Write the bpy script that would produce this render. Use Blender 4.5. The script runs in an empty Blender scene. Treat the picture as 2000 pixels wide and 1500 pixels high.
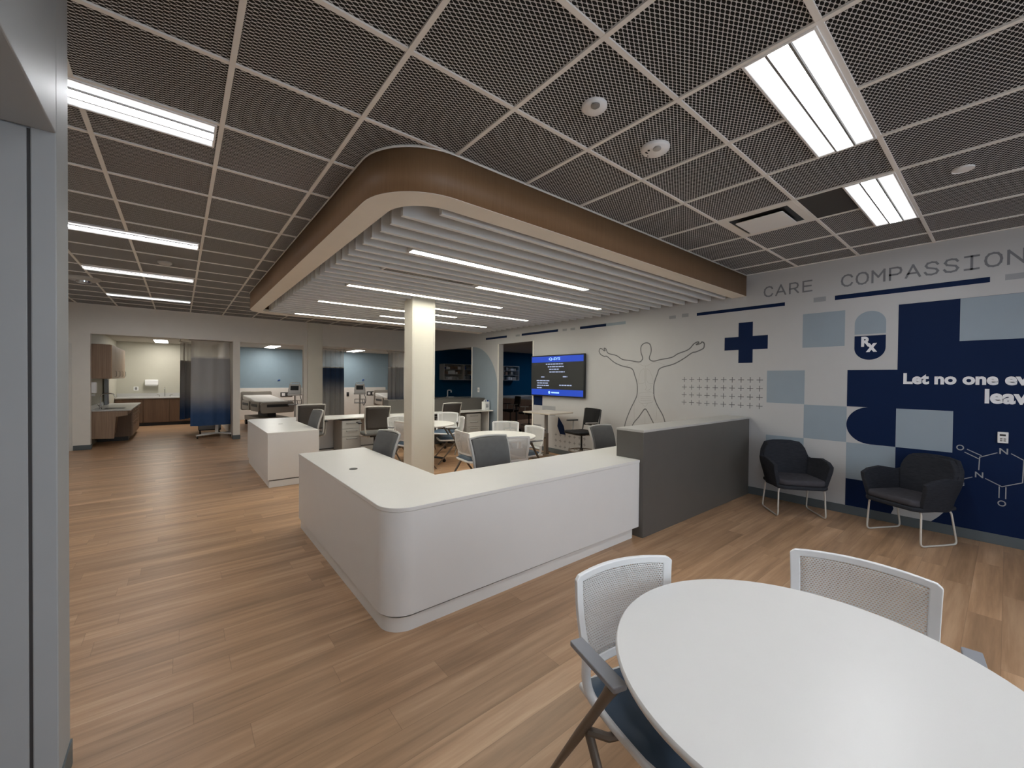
import bpy, bmesh, math, random
from mathutils import Vector, Matrix

random.seed(7)
S = bpy.context.scene
COL = S.collection
PI = math.pi

# ------------------------------------------------------------------ camera
CAM_H, YAW, PITCH, ROLL = 1.556, 0.6861, -0.0124, 0.0097
cd = bpy.data.cameras.new('camera')
cd.sensor_fit = 'HORIZONTAL'
cd.sensor_width = 36.0
cd.lens = 792.88 / 2000 * 36.0
cd.clip_start = 0.02
cam = bpy.data.objects.new('camera', cd)
COL.objects.link(cam)
_s, _c = math.sin(YAW), math.cos(YAW)
fw = Vector((_s * math.cos(PITCH), _c * math.cos(PITCH), math.sin(PITCH)))
rt = Vector((_c, -_s, 0))
up = rt.cross(fw)
r2 = math.cos(ROLL) * rt + math.sin(ROLL) * up
u2 = -math.sin(ROLL) * rt + math.cos(ROLL) * up
cam.matrix_world = Matrix(((r2.x, u2.x, -fw.x, 0), (r2.y, u2.y, -fw.y, 0), (r2.z, u2.z, -fw.z, CAM_H), (0, 0, 0, 1)))
S.camera = cam

# ------------------------------------------------------------------ world and exposure
W = bpy.data.worlds.new('world')
S.world = W
W.use_nodes = True
W.node_tree.nodes['Background'].inputs[0].default_value = (0.80, 0.90, 1.0, 1)
W.node_tree.nodes['Background'].inputs[1].default_value = 2.2
S.view_settings.view_transform = 'Standard'
S.view_settings.look = 'None'
S.view_settings.gamma = 1.0
S.view_settings.use_curve_mapping = False
S.view_settings.exposure = 0.72
TROFFER, LINEAR, BAYLAMP = 24.0, 17.0, 18.0      # brightness of the lamps' lenses
S.cycles.use_denoising = True
S.cycles.max_bounces = 8
S.cycles.diffuse_bounces = 5
S.cycles.sample_clamp_indirect = 6.0

CEIL = 3.034
XW = 6.118      # mural wall
YB = 12.1       # front of the bays


# ------------------------------------------------------------------ materials
def lin(c):
    return tuple(((v / 255) / 12.92 if v / 255 <= 0.04045 else ((v / 255 + 0.055) / 1.055) ** 2.4) for v in c) + (1.0,)


class NT:
    def __init__(s, name):
        s.m = bpy.data.materials.new(name)
        s.m.use_nodes = True
        s.t = s.m.node_tree
        s.b = s.t.nodes['Principled BSDF']
        s.out = s.t.nodes['Material Output']

    def n(s, typ, **kw):
        nd = s.t.nodes.new('ShaderNode' + typ)
        for k, v in kw.items():
            setattr(nd, k, v)
        return nd

    def l(s, a, b):
        s.t.links.new(a, b)

    def val(s, sock, v):
        if isinstance(v, bpy.types.NodeSocket):
            s.l(v, sock)
        else:
            sock.default_value = v

    def math(s, op, a, b=0.0, c=0.0):
        nd = s.n('Math', operation=op)
        s.val(nd.inputs[0], a)
        s.val(nd.inputs[1], b)
        s.val(nd.inputs[2], c)
        return nd.outputs[0]

    def mix(s, f, a, b, blend='MIX'):
        nd = s.n('Mix', data_type='RGBA', blend_type=blend)
        s.val(nd.inputs[0], f)
        s.val(nd.inputs[6], a)
        s.val(nd.inputs[7], b)
        return nd.outputs[2]

    def coord(s, kind='Object'):
        return s.n('TexCoord').outputs[kind]

    def map(s, co, scale=(1, 1, 1), loc=(0, 0, 0), rot=(0, 0, 0)):
        nd = s.n('Mapping')
        s.l(co, nd.inputs[0])
        nd.inputs['Scale'].default_value = scale
        nd.inputs['Location'].default_value = loc
        nd.inputs['Rotation'].default_value = rot
        return nd.outputs[0]

    def noise(s, co, scale, detail=2.0, rough=0.5):
        nd = s.n('TexNoise')
        s.l(co, nd.inputs['Vector'])
        nd.inputs['Scale'].default_value = scale
        nd.inputs['Detail'].default_value = detail
        nd.inputs['Roughness'].default_value = rough
        return nd.outputs[0]

    def bump(s, h, strength=0.2, dist=0.01):
        nd = s.n('Bump')
        nd.inputs['Strength'].default_value = strength
        nd.inputs['Distance'].default_value = dist
        s.l(h, nd.inputs['Height'])
        s.l(nd.outputs[0], s.b.inputs['Normal'])


def M(name, rgb, rough=0.5, metal=0.0, var=0.04, scale=6.0, bump=0.0, bscale=300, spec=0.5):
    k = NT(name)
    c = lin(rgb)
    nz = k.noise(k.coord(), scale, 3)
    d = tuple(max(0, v * (1 - 2 * var)) for v in c[:3]) + (1,)
    e = tuple(min(1, v * (1 + 2 * var)) for v in c[:3]) + (1,)
    k.l(k.mix(nz, d, e), k.b.inputs['Base Color'])
    k.b.inputs['Roughness'].default_value = rough
    k.b.inputs['Metallic'].default_value = metal
    k.b.inputs['Specular IOR Level'].default_value = spec
    if bump:
        k.bump(k.noise(k.coord(), bscale, 2), bump, 0.002)
    return k.m


def glow(name, rgb, strength, base=0.8):
    k = NT(name)
    k.b.inputs['Base Color'].default_value = (base, base, base, 1)
    k.b.inputs['Emission Color'].default_value = lin(rgb)
    k.b.inputs['Emission Strength'].default_value = strength
    k.b.inputs['Roughness'].default_value = 0.6
    return k.m


def wood(name, a, b, axis='z', rough=0.45, fine=60, long=2.5):
    """straight-grained laminate; grain runs along axis"""
    k = NT(name)
    sc = {'x': (long, fine, fine), 'y': (fine, long, fine), 'z': (fine, fine, long)}[axis]
    co = k.map(k.coord(), sc)
    n1 = k.noise(co, 1.0, 5, 0.6)
    n2 = k.noise(k.map(k.coord(), tuple(v * 0.22 for v in sc)), 1.0, 3, 0.5)
    f = k.math('ADD', k.math('MULTIPLY', n1, 0.6), k.math('MULTIPLY', n2, 0.4))
    ramp = k.n('ValToRGB')
    ramp.color_ramp.elements[0].position = 0.32
    ramp.color_ramp.elements[1].position = 0.68
    ramp.color_ramp.elements[0].color = lin(a)
    ramp.color_ramp.elements[1].color = lin(b)
    k.l(f, ramp.inputs[0])
    k.l(ramp.outputs[0], k.b.inputs['Base Color'])
    k.b.inputs['Roughness'].default_value = rough
    k.bump(n1, 0.06, 0.001)
    return k.m


def floor_mat():
    k = NT('oak_vinyl_plank')
    sep = k.n('SeparateXYZ')
    k.l(k.coord(), sep.inputs[0])
    x, y = sep.outputs[0], sep.outputs[1]
    w, L = 0.152, 1.22
    yr = k.math('DIVIDE', y, w)
    row = k.math('FLOOR', yr)
    wn = k.n('TexWhiteNoise', noise_dimensions='1D')
    k.l(row, wn.inputs['W'])
    xr = k.math('ADD', k.math('DIVIDE', x, L), wn.outputs[0])
    colm = k.math('FLOOR', xr)
    cid = k.n('CombineXYZ')
    k.l(row, cid.inputs[0]); k.l(colm, cid.inputs[1])
    wn2 = k.n('TexWhiteNoise', noise_dimensions='3D')
    k.l(cid.outputs[0], wn2.inputs['Vector'])
    pid = wn2.outputs[0]
    # grain
    gx = k.n('CombineXYZ')
    k.l(k.math('ADD', k.math('MULTIPLY', x, 1.6), k.math('MULTIPLY', pid, 37.0)), gx.inputs[0])
    k.l(k.math('ADD', k.math('MULTIPLY', y, 26.0), k.math('MULTIPLY', pid, 11.0)), gx.inputs[1])
    k.l(k.math('MULTIPLY', pid, 53.0), gx.inputs[2])
    g1 = k.noise(gx.outputs[0], 1.0, 6, 0.62)
    gx2 = k.n('CombineXYZ')
    k.l(k.math('ADD', k.math('MULTIPLY', x, 0.7), k.math('MULTIPLY', pid, 91.0)), gx2.inputs[0])
    k.l(k.math('MULTIPLY', y, 7.0), gx2.inputs[1])
    k.l(k.math('MULTIPLY', pid, 29.0), gx2.inputs[2])
    g2 = k.noise(gx2.outputs[0], 1.0, 3, 0.5)
    f = k.math('ADD', k.math('MULTIPLY', g1, 0.5), k.math('MULTIPLY', g2, 0.5))
    ramp = k.n('ValToRGB')
    els = ramp.color_ramp.elements
    els[0].position = 0.35; els[0].color = lin((152, 121, 93))
    els[1].position = 0.66; els[1].color = lin((200, 165, 132))
    e = els.new(0.5); e.color = lin((178, 142, 110))
    k.l(f, ramp.inputs[0])
    tone = k.math('ADD', 0.86, k.math('MULTIPLY', pid, 0.26))
    comb = k.n('CombineXYZ')
    for i in range(3):
        k.l(tone, comb.inputs[i])
    c1 = k.mix(1.0, ramp.outputs[0], comb.outputs[0], 'MULTIPLY')
    # seams
    fy = k.math('FRACT', yr)
    ey = k.math('MINIMUM', fy, k.math('SUBTRACT', 1.0, fy))
    fx = k.math('FRACT', xr)
    ex = k.math('MINIMUM', fx, k.math('SUBTRACT', 1.0, fx))
    seam = k.math('MAXIMUM', k.math('LESS_THAN', ey, 0.010), k.math('LESS_THAN', ex, 0.0013))
    c2 = k.mix(k.math('MULTIPLY', seam, 0.28), c1, lin((70, 50, 36)))
    k.l(c2, k.b.inputs['Base Color'])
    k.b.inputs['Roughness'].default_value = 0.36
    k.b.inputs['Specular IOR Level'].default_value = 0.4
    k.bump(k.math('SUBTRACT', g1, k.math('MULTIPLY', seam, 0.6)), 0.10, 0.0015)
    return k.m


def mesh_ceiling_mat():
    """diamond mesh metal panels, dark void behind the holes"""
    k = NT('metal_mesh_ceiling')
    sep = k.n('SeparateXYZ')
    k.l(k.coord(), sep.inputs[0])
    a = k.math('DIVIDE', sep.outputs[0], 0.040)
    b = k.math('DIVIDE', sep.outputs[1], 0.021)
    fu = k.math('FRACT', k.math('ADD', a, b))
    fv = k.math('FRACT', k.math('SUBTRACT', a, b))
    du = k.math('ABSOLUTE', k.math('SUBTRACT', fu, 0.5))
    dv = k.math('ABSOLUTE', k.math('SUBTRACT', fv, 0.5))
    p = k.math('ADD', k.math('POWER', du, 3.0), k.math('POWER', dv, 3.0))
    hole = k.math('LESS_THAN', p, 0.080)
    nz = k.noise(k.coord(), 1.4, 3)
    strand = k.mix(nz, lin((198, 199, 201)), lin((214, 215, 217)))
    k.l(k.mix(hole, strand, lin((14, 14, 15))), k.b.inputs['Base Color'])
    k.b.inputs['Roughness'].default_value = 0.55
    k.b.inputs['Specular IOR Level'].default_value = 0.2
    return k.m


def perforated_mat():
    """white plastic with staggered see-through holes, on the chair-back's own x and z"""
    k = NT('white_perforated_plastic')
    sep = k.n('SeparateXYZ')
    k.l(k.coord(), sep.inputs[0])
    zr = k.math('DIVIDE', sep.outputs[2], 0.0082)
    row = k.math('FLOOR', zr)
    odd = k.math('MULTIPLY', k.math('FLOORED_MODULO', row, 2.0), 0.5)
    fx = k.math('FRACT', k.math('ADD', k.math('DIVIDE', sep.outputs[0], 0.0105), odd))
    fz = k.math('FRACT', zr)
    dx = k.math('ABSOLUTE', k.math('SUBTRACT', fx, 0.5))
    dz = k.math('ABSOLUTE', k.math('SUBTRACT', fz, 0.5))
    hole = k.math('MULTIPLY', k.math('LESS_THAN', dx, 0.29), k.math('LESS_THAN', dz, 0.27))
    k.b.inputs['Base Color'].default_value = lin((222, 222, 221))
    k.b.inputs['Roughness'].default_value = 0.45
    tr = k.n('BsdfTransparent')
    mx = k.n('MixShader')
    k.l(hole, mx.inputs[0]); k.l(k.b.outputs[0], mx.inputs[1]); k.l(tr.outputs[0], mx.inputs[2])
    k.l(mx.outputs[0], k.out.inputs[0])
    return k.m


def sheer_mat(name, rgb, alpha):
    k = NT(name)
    k.b.inputs['Base Color'].default_value = lin(rgb)
    k.b.inputs['Roughness'].default_value = 0.9
    tr = k.n('BsdfTransparent')
    mx = k.n('MixShader')
    co = k.map(k.coord(), (400, 400, 400))
    ch = k.n('TexChecker'); ch.inputs['Scale'].default_value = 1.0
    k.l(co, ch.inputs['Vector'])
    mx.inputs[0].default_value = 1 - alpha
    k.l(k.b.outputs[0], mx.inputs[1]); k.l(tr.outputs[0], mx.inputs[2])
    k.l(mx.outputs[0], k.out.inputs[0])
    return k.m


def ombre_mat(name, z_lo, z_hi, low, high):
    """curtain cloth dyed from one colour at the hem to another above"""
    k = NT(name)
    sep = k.n('SeparateXYZ')
    k.l(k.coord(), sep.inputs[0])
    nz = k.noise(k.coord(), 5.0, 2)
    f = k.math('ADD', k.math('DIVIDE', k.math('SUBTRACT', sep.outputs[2], z_lo), z_hi - z_lo), k.math('MULTIPLY', k.math('SUBTRACT', nz, 0.5), 0.15))
    ramp = k.n('ValToRGB')
    ramp.color_ramp.interpolation = 'EASE'
    ramp.color_ramp.elements[0].color = lin(low)
    ramp.color_ramp.elements[1].color = lin(high)
    k.l(f, ramp.inputs[0])
    k.l(ramp.outputs[0], k.b.inputs['Base Color'])
    k.b.inputs['Roughness'].default_value = 0.85
    return k.m


def glass_mat(name, alpha=0.75):
    k = NT(name)
    gl = k.n('BsdfGlossy'); gl.inputs['Roughness'].default_value = 0.03
    tr = k.n('BsdfTransparent')
    mx = k.n('MixShader'); mx.inputs[0].default_value = alpha
    k.l(gl.outputs[0], mx.inputs[1]); k.l(tr.outputs[0], mx.inputs[2])
    k.l(mx.outputs[0], k.out.inputs[0])
    return k.m


def woven_mat(name, a, b):
    k = NT(name)
    co = k.map(k.coord(), (18, 18, 120))
    n1 = k.noise(co, 1.0, 4, 0.6)
    k.l(k.mix(n1, lin(a), lin(b)), k.b.inputs['Base Color'])
    k.b.inputs['Roughness'].default_value = 0.95
    k.b.inputs['Specular IOR Level'].default_value = 0.15
    k.bump(k.noise(k.coord(), 350, 2), 0.35, 0.002)
    return k.m


def brushed_mat(name, rgb, rough=0.35):
    k = NT(name)
    n1 = k.noise(k.map(k.coord(), (3, 3, 400)), 1.0, 3)
    c = lin(rgb)
    k.l(k.mix(n1, tuple(v * 0.85 for v in c[:3]) + (1,), c), k.b.inputs['Base Color'])
    k.b.inputs['Metallic'].default_value = 0.8
    k.b.inputs['Roughness'].default_value = rough
    return k.m


m_floor = floor_mat()
m_mesh = mesh_ceiling_mat()
m_grid = M('ceiling_grid_grey', (236, 234, 230), 0.5)
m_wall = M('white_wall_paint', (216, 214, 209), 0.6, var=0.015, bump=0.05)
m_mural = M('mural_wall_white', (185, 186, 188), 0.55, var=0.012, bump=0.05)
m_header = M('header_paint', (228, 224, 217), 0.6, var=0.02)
m_jamb = M('jamb_grey_paint', (160, 164, 167), 0.5, var=0.02)
m_navy = M('mural_navy', (8, 30, 66), 0.6, var=0.03, spec=0.15)
m_lblue = M('mural_pale_blue', (142, 156, 168), 0.55, var=0.02)
m_lgrey = M('mural_grey', (150, 153, 158), 0.55, var=0.02)
m_ink = M('mural_line_grey', (98, 98, 102), 0.6)
m_ink2 = M('mural_fine_line', (168, 168, 168), 0.6)
m_letter = M('mural_lettering_grey', (118, 120, 126), 0.6)
m_letterw = M('mural_lettering_white', (228, 230, 236), 0.6)
m_base = M('baseboard_vinyl', (88, 96, 100), 0.5)
m_fascia = wood('canopy_wood_veneer', (128, 98, 69), (142, 111, 81), 'z', 0.5, 120, 6)
m_rim = M('canopy_rim_paint', (230, 223, 213), 0.6, var=0.02)
m_baffle = M('felt_baffle', (222, 224, 225), 0.9, var=0.03, bump=0.2)
m_deck = M('canopy_deck', (100, 100, 99), 0.8)
m_wlam = M('white_laminate', (226, 225, 223), 0.32, var=0.01)
m_wlam2 = M('white_laminate_panel', (224, 223, 222), 0.38, var=0.01)
m_reveal = M('shadow_reveal', (92, 91, 89), 0.6)
m_glam = M('charcoal_laminate', (92, 89, 85), 0.42, var=0.04)
m_gtop = M('light_grey_laminate', (182, 181, 178), 0.4)
m_black = M('black_plastic', (22, 22, 23), 0.45)
m_dark = M('dark_grey_plastic', (52, 52, 54), 0.5)
m_metal = M('grey_painted_steel', (140, 139, 138), 0.42, 0.3)
m_bronze = M('warm_grey_painted_steel', (112, 103, 94), 0.42, 0.35)
m_chrome = M('chrome', (205, 205, 205), 0.15, 1.0, var=0.0)
m_sled = M('white_painted_rod', (205, 200, 192), 0.4)
m_wplast = M('white_plastic', (236, 237, 238), 0.4, var=0.01)
m_perf = perforated_mat()
m_blueseat = M('blue_vinyl_seat', (54, 76, 98), 0.5, var=0.05, bump=0.05)
m_armpad = M('grey_arm_pad', (140, 142, 148), 0.55)
m_gfab = M('grey_upholstery', (102, 102, 101), 0.8, var=0.06, scale=20, bump=0.15)
m_dmesh = M('dark_mesh_fabric', (70, 66, 63), 0.8, var=0.1, scale=90)
m_frame = M('pale_grey_frame', (192, 190, 186), 0.4, 0.1)
m_lounge = woven_mat('charcoal_woven_fabric', (30, 32, 37), (58, 60, 67))
m_loungeseat = woven_mat('charcoal_seat_fabric', (58, 57, 62), (80, 79, 85))
m_walnut = wood('walnut_laminate', (124, 100, 81), (160, 134, 111), 'z', 0.45, 55, 1.5)
m_walnut_d = wood('walnut_laminate_base', (88, 66, 50), (112, 88, 68), 'z', 0.5, 55, 1.5)
m_qstone = M('pale_countertop', (186, 186, 184), 0.3, var=0.08, scale=60)
m_bluewall = M('bay_blue_paint', (132, 153, 166), 0.6, var=0.02)
m_bayceil = M('bay_ceiling_tile', (176, 172, 166), 0.8, var=0.04, scale=30)
m_tealwall = M('dark_room_blue_paint', (2, 66, 98), 0.7, spec=0.1)
m_steel = brushed_mat('stainless_steel', (150, 152, 154))
m_sheer = sheer_mat('sheer_curtain_mesh', (196, 192, 188), 0.55)
m_curt = ombre_mat('ombre_curtain', 0.55, 1.25, (44, 74, 116), (166, 166, 166))
m_curtinv = ombre_mat('ombre_curtain_blue_top', 0.9, 1.6, (168, 168, 168), (44, 66, 98))
m_hem = M('curtain_band', (196, 194, 190), 0.85)
m_glass = glass_mat('clear_glass', 0.92)
m_bedgrey = M('bed_rail_plastic', (168, 162, 154), 0.5)
m_bedsheet = M('bed_mattress_cover', (202, 200, 196), 0.7)
m_screen = glow('screen_dark', (30, 32, 30), 0.5, 0.01)
m_scrblue = glow('screen_blue', (18, 68, 190), 0.6, 0.01)
m_scrtext = glow('screen_text', (160, 172, 205), 0.7, 0.01)
m_scrtext2 = glow('screen_title', (140, 180, 250), 1.1, 0.01)
m_troffer = glow('troffer_lens', (250, 252, 255), TROFFER)
m_troffer2 = glow('troffer_side_lens', (250, 252, 255), 0.62)
m_linear = glow('linear_lens', (255, 250, 232), LINEAR)
m_baylamp = glow('bay_lens', (255, 250, 242), BAYLAMP)
m_blueclip = M('blue_plastic', (30, 70, 150), 0.5)


# ------------------------------------------------------------------ mesh helpers
class MB:
    def __init__(s):
        s.bm = bmesh.new()

    def quad(s, pts):
        return s.bm.faces.new([s.bm.verts.new(p) for p in pts])

    def box(s, x0, y0, z0, x1, y1, z1, T=None):
        vs = [Vector(p) for p in ((x0, y0, z0), (x1, y0, z0), (x1, y1, z0), (x0, y1, z0), (x0, y0, z1), (x1, y0, z1), (x1, y1, z1), (x0, y1, z1))]
        if T is not None:
            vs = [T @ v for v in vs]
        v = [s.bm.verts.new(p) for p in vs]
        for f in ((3, 2, 1, 0), (4, 5, 6, 7), (0, 1, 5, 4), (1, 2, 6, 5), (2, 3, 7, 6), (3, 0, 4, 7)):
            s.bm.faces.new([v[i] for i in f])
        return s

    def prism(s, pts, a, b, fn=lambda u, v, w: (u, v, w)):
        """polygon in (u, v) pushed from w=a to w=b, placed by fn"""
        n = len(pts)
        lo = [s.bm.verts.new(fn(u, v, a)) for u, v in pts]
        hi = [s.bm.verts.new(fn(u, v, b)) for u, v in pts]
        s.bm.faces.new(list(reversed(lo)))
        s.bm.faces.new(hi)
        for i in range(n):
            j = (i + 1) % n
            s.bm.faces.new([lo[i], lo[j], hi[j], hi[i]])
        return s

    def poly(s, pts, fn=lambda u, v: (u, v, 0)):
        s.bm.faces.new([s.bm.verts.new(fn(u, v)) for u, v in pts])
        return s

    def ribbon(s, pts, z0, z1, closed=False):
        a = [s.bm.verts.new((x, y, z0)) for x, y in pts]
        b = [s.bm.verts.new((x, y, z1)) for x, y in pts]
        n = len(pts)
        for i in range(n if closed else n - 1):
            j = (i + 1) % n
            s.bm.faces.new([a[i], a[j], b[j], b[i]])
        return s

    def tube(s, pts, r, n=10, closed=False, flat=1.0):
        pts = [Vector(p) for p in pts]
        m = len(pts)
        rs = r if isinstance(r, (list, tuple)) else [r] * m
        rings = []
        prev = None
        for i, p in enumerate(pts):
            if closed:
                t = (pts[(i + 1) % m] - pts[i - 1])
            else:
                t = pts[min(i + 1, m - 1)] - pts[max(i - 1, 0)]
            t.normalize()
            if prev is None:
                ref = Vector((0, 0, 1)) if abs(t.z) < 0.9 else Vector((1, 0, 0))
                u = t.cross(ref).normalized()
            else:
                u = prev - t * prev.dot(t)
                if u.length < 1e-6:
                    u = t.orthogonal()
                u.normalize()
            prev = u
            w = t.cross(u)
            rings.append([s.bm.verts.new(p + (u * math.cos(2 * PI * k / n) + w * math.sin(2 * PI * k / n) * flat) * rs[i]) for k in range(n)])
        for i in range(m if closed else m - 1):
            a, b = rings[i], rings[(i + 1) % m]
            for k in range(n):
                s.bm.faces.new([a[k], a[(k + 1) % n], b[(k + 1) % n], b[k]])
        if not closed:
            s.bm.faces.new(list(reversed(rings[0])))
            s.bm.faces.new(rings[-1])
        return s

    def lathe(s, prof, c=(0, 0, 0), n=32, axis='z'):
        rings = []
        for r, z in prof:
            ring = []
            for k in range(n):
                a = 2 * PI * k / n
                q = (r * math.cos(a), r * math.sin(a), z)
                if axis == 'x':
                    q = (z, r * math.cos(a), r * math.sin(a))
                if axis == 'y':
                    q = (r * math.cos(a), z, r * math.sin(a))
                ring.append(s.bm.verts.new((c[0] + q[0], c[1] + q[1], c[2] + q[2])))
            rings.append(ring)
        for a, b in zip(rings, rings[1:]):
            for k in range(n):
                s.bm.faces.new([a[k], a[(k + 1) % n], b[(k + 1) % n], b[k]])
        s.bm.faces.new(list(reversed(rings[0])))
        s.bm.faces.new(rings[-1])
        return s

    def sheet(s, rows):
        """grid surface from rows of points"""
        g = [[s.bm.verts.new(p) for p in r] for r in rows]
        for a, b in zip(g, g[1:]):
            for i in range(len(a) - 1):
                s.bm.faces.new([a[i], a[i + 1], b[i + 1], b[i]])
        return s

    def build(s, name, mat, parent=None, bevel=0.0, smooth=True, solid=0.0, subd=0, ang=40, seg=2):
        bmesh.ops.recalc_face_normals(s.bm, faces=s.bm.faces)
        me = bpy.data.meshes.new(name)
        s.bm.to_mesh(me)
        s.bm.free()
        if smooth:
            me.shade_smooth()
            me.set_sharp_from_angle(angle=math.radians(ang))
        me.materials.append(mat)
        o = bpy.data.objects.new(name, me)
        COL.objects.link(o)
        if parent is not None:
            o.parent = parent
        if solid:
            md = o.modifiers.new('solid', 'SOLIDIFY'); md.thickness = abs(solid); md.offset = 0 if solid > 0 else -1
        if bevel:
            md = o.modifiers.new('bevel', 'BEVEL'); md.width = bevel; md.segments = seg; md.limit_method = 'ANGLE'; md.angle_limit = math.radians(35)
        if subd:
            md = o.modifiers.new('subd', 'SUBSURF'); md.levels = subd; md.render_levels = subd
        return o


def box(name, mat, x0, y0, z0, x1, y1, z1, parent=None, bevel=0.0):
    return MB().box(x0, y0, z0, x1, y1, z1).build(name, mat, parent, bevel=bevel)


def thing(name, label, cat, loc=(0, 0, 0), rz=0.0, group=None):
    o = bpy.data.objects.new(name, None)
    o.empty_display_size = 0.1
    COL.objects.link(o)
    o.location = loc
    o.rotation_euler = (0, 0, rz)
    o['label'] = label
    o['category'] = cat
    if group:
        o['group'] = group
    return o


def tag(o, label, cat, group=None):
    o['label'] = label
    o['category'] = cat
    if group:
        o['group'] = group
    return o


def struct(o):
    o['kind'] = 'structure'
    return o


def dup(root, label, loc, rz=0.0, scale=None):
    c = root.copy()
    COL.objects.link(c)
    c.location = loc
    c.rotation_euler = (0, 0, rz)
    c['label'] = label
    if scale:
        c.scale = scale
    for ch in list(root.children):
        d = ch.copy()
        COL.objects.link(d)
        d.parent = c
        for g in ch.children:
            e = g.copy()
            COL.objects.link(e)
            e.parent = d
    return c


def face(dx, dy):
    return math.atan2(-dx, dy)


def arc(cx, cy, r, a0, a1, n=10):
    return [(cx + r * math.cos(math.radians(a0 + (a1 - a0) * i / n)), cy + r * math.sin(math.radians(a0 + (a1 - a0) * i / n))) for i in range(n + 1)]


def rrect(x0, y0, x1, y1, r, n=6):
    return arc(x1 - r, y0 + r, r, -90, 0, n) + arc(x1 - r, y1 - r, r, 0, 90, n) + arc(x0 + r, y1 - r, r, 90, 180, n) + arc(x0 + r, y0 + r, r, 180, 270, n)


def rounded(pts, r, n=4):
    """3-D polyline with its inner corners rounded"""
    pts = [Vector(p) for p in pts]
    out = [pts[0]]
    for a, b, c in zip(pts, pts[1:], pts[2:]):
        d1 = min(r, (a - b).length * 0.45)
        d2 = min(r, (c - b).length * 0.45)
        p = b + (a - b).normalized() * d1
        q = b + (c - b).normalized() * d2
        for i in range(n + 1):
            t = i / n
            out.append(p * (1 - t) ** 2 + b * 2 * t * (1 - t) + q * t * t)
    out.append(pts[-1])
    return out


def text_mesh(body, size, offset=0.0, space=1.0, extrude=0.0):
    cu = bpy.data.curves.new('lettering', 'FONT')
    cu.body = body
    cu.size = size
    cu.offset = offset
    cu.space_character = space
    cu.resolution_u = 4
    o = bpy.data.objects.new('lettering', cu)
    COL.objects.link(o)
    bpy.context.view_layer.update()
    me = bpy.data.meshes.new_from_object(o.evaluated_get(bpy.context.evaluated_depsgraph_get()))
    bpy.data.objects.remove(o)
    return me


def place_text(name, body, size, mat, fn, parent, offset=0.0, width=None, height=None, space=1.0):
    """flat lettering: its own (u right, v up) turned into a place by fn"""
    me = text_mesh(body, size, offset, space)
    xs = [v.co.x for v in me.vertices]
    ys = [v.co.y for v in me.vertices]
    x0, x1, y0, y1 = min(xs), max(xs), min(ys), max(ys)
    kx = width / (x1 - x0) if width else 1.0
    ky = height / (y1 - y0) if height else (kx if width else 1.0)
    for v in me.vertices:
        v.co = Vector(fn((v.co.x - x0) * kx, (v.co.y - y0) * ky))
    me.name = name
    me.materials.clear()
    me.materials.append(mat)
    o = bpy.data.objects.new(name, me)
    COL.objects.link(o)
    o.parent = parent
    return o


# ------------------------------------------------------------------ the room shell
struct(box('floor', m_floor, -3.6, -3.6, -0.06, 12.0, 18.0, 0.0))
ceil = MB()
ceil.box(-0.338, -3.6, CEIL, XW + 0.2, YB + 0.1, CEIL + 0.06)
ceil.box(-2.0, 2.34, CEIL, -0.338, YB + 0.1, CEIL + 0.06)
struct(ceil.build('ceiling', m_mesh, smooth=False))
# T-bar grid: tiles of 0.61 m
GX0, GY0, GT = 0.193, 2.34, 0.6096
CX0, CX1, CY0, CY1 = 0.96, XW, 2.33, 8.9        # the hanging canopy
g = MB()
for k in range(-4, 10):
    x = GX0 + GT * k
    for a, b in ((-3.5, CY0), (CY0, CY1), (CY1, YB)):
        if x < -0.338 and a < 2.3:
            continue
        if x < -1.8 or (x > CX0 and a == CY0):
            continue
        if x > CX0:
            e = 0.44 if x < 1.42 else 0.03
            a, b = (a, b + e) if b == CY0 else (a - e, b)
        g.box(x - 0.012, a, CEIL - 0.010, x + 0.012, b, CEIL + 0.002)
for k in range(-17, 10):
    y = GY0 - GT * k
    if y > YB - 0.05 or y < -3.5:
        continue
    xa = -0.338 if y < 2.35 else -1.8
    xb = (CX0 + (0.44 if y < 2.8 or y > 8.45 else 0.03)) if CY0 < y < CY1 else XW
    g.box(xa, y - 0.012, CEIL - 0.009, xb, y + 0.012, CEIL + 0.003)
g.box(XW - 0.022, -3.5, CEIL - 0.008, XW - 0.001, CY0, CEIL + 0.002)
g.box(-1.8, YB - 0.022, CEIL - 0.008, XW, YB - 0.001, CEIL + 0.002)
struct(g.build('trim_1', m_grid, smooth=False)).name = 'ceiling_grid'


def wall_x(mb, x0, x1, y0, y1, holes, z1=CEIL):
    """wall slab with its long side along y; holes = (ya, yb, ztop)"""
    y = y0
    for ya, yb, zt in sorted(holes):
        mb.box(x0, y, 0, x1, ya, z1)
        mb.box(x0, ya, zt, x1, yb, z1)
        y = yb
    mb.box(x0, y, 0, x1, y1, z1)


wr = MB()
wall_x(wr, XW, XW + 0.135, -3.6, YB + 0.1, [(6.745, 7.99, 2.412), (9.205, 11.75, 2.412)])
wall_right = struct(wr.build('wall_right', m_mural, smooth=False))

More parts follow.
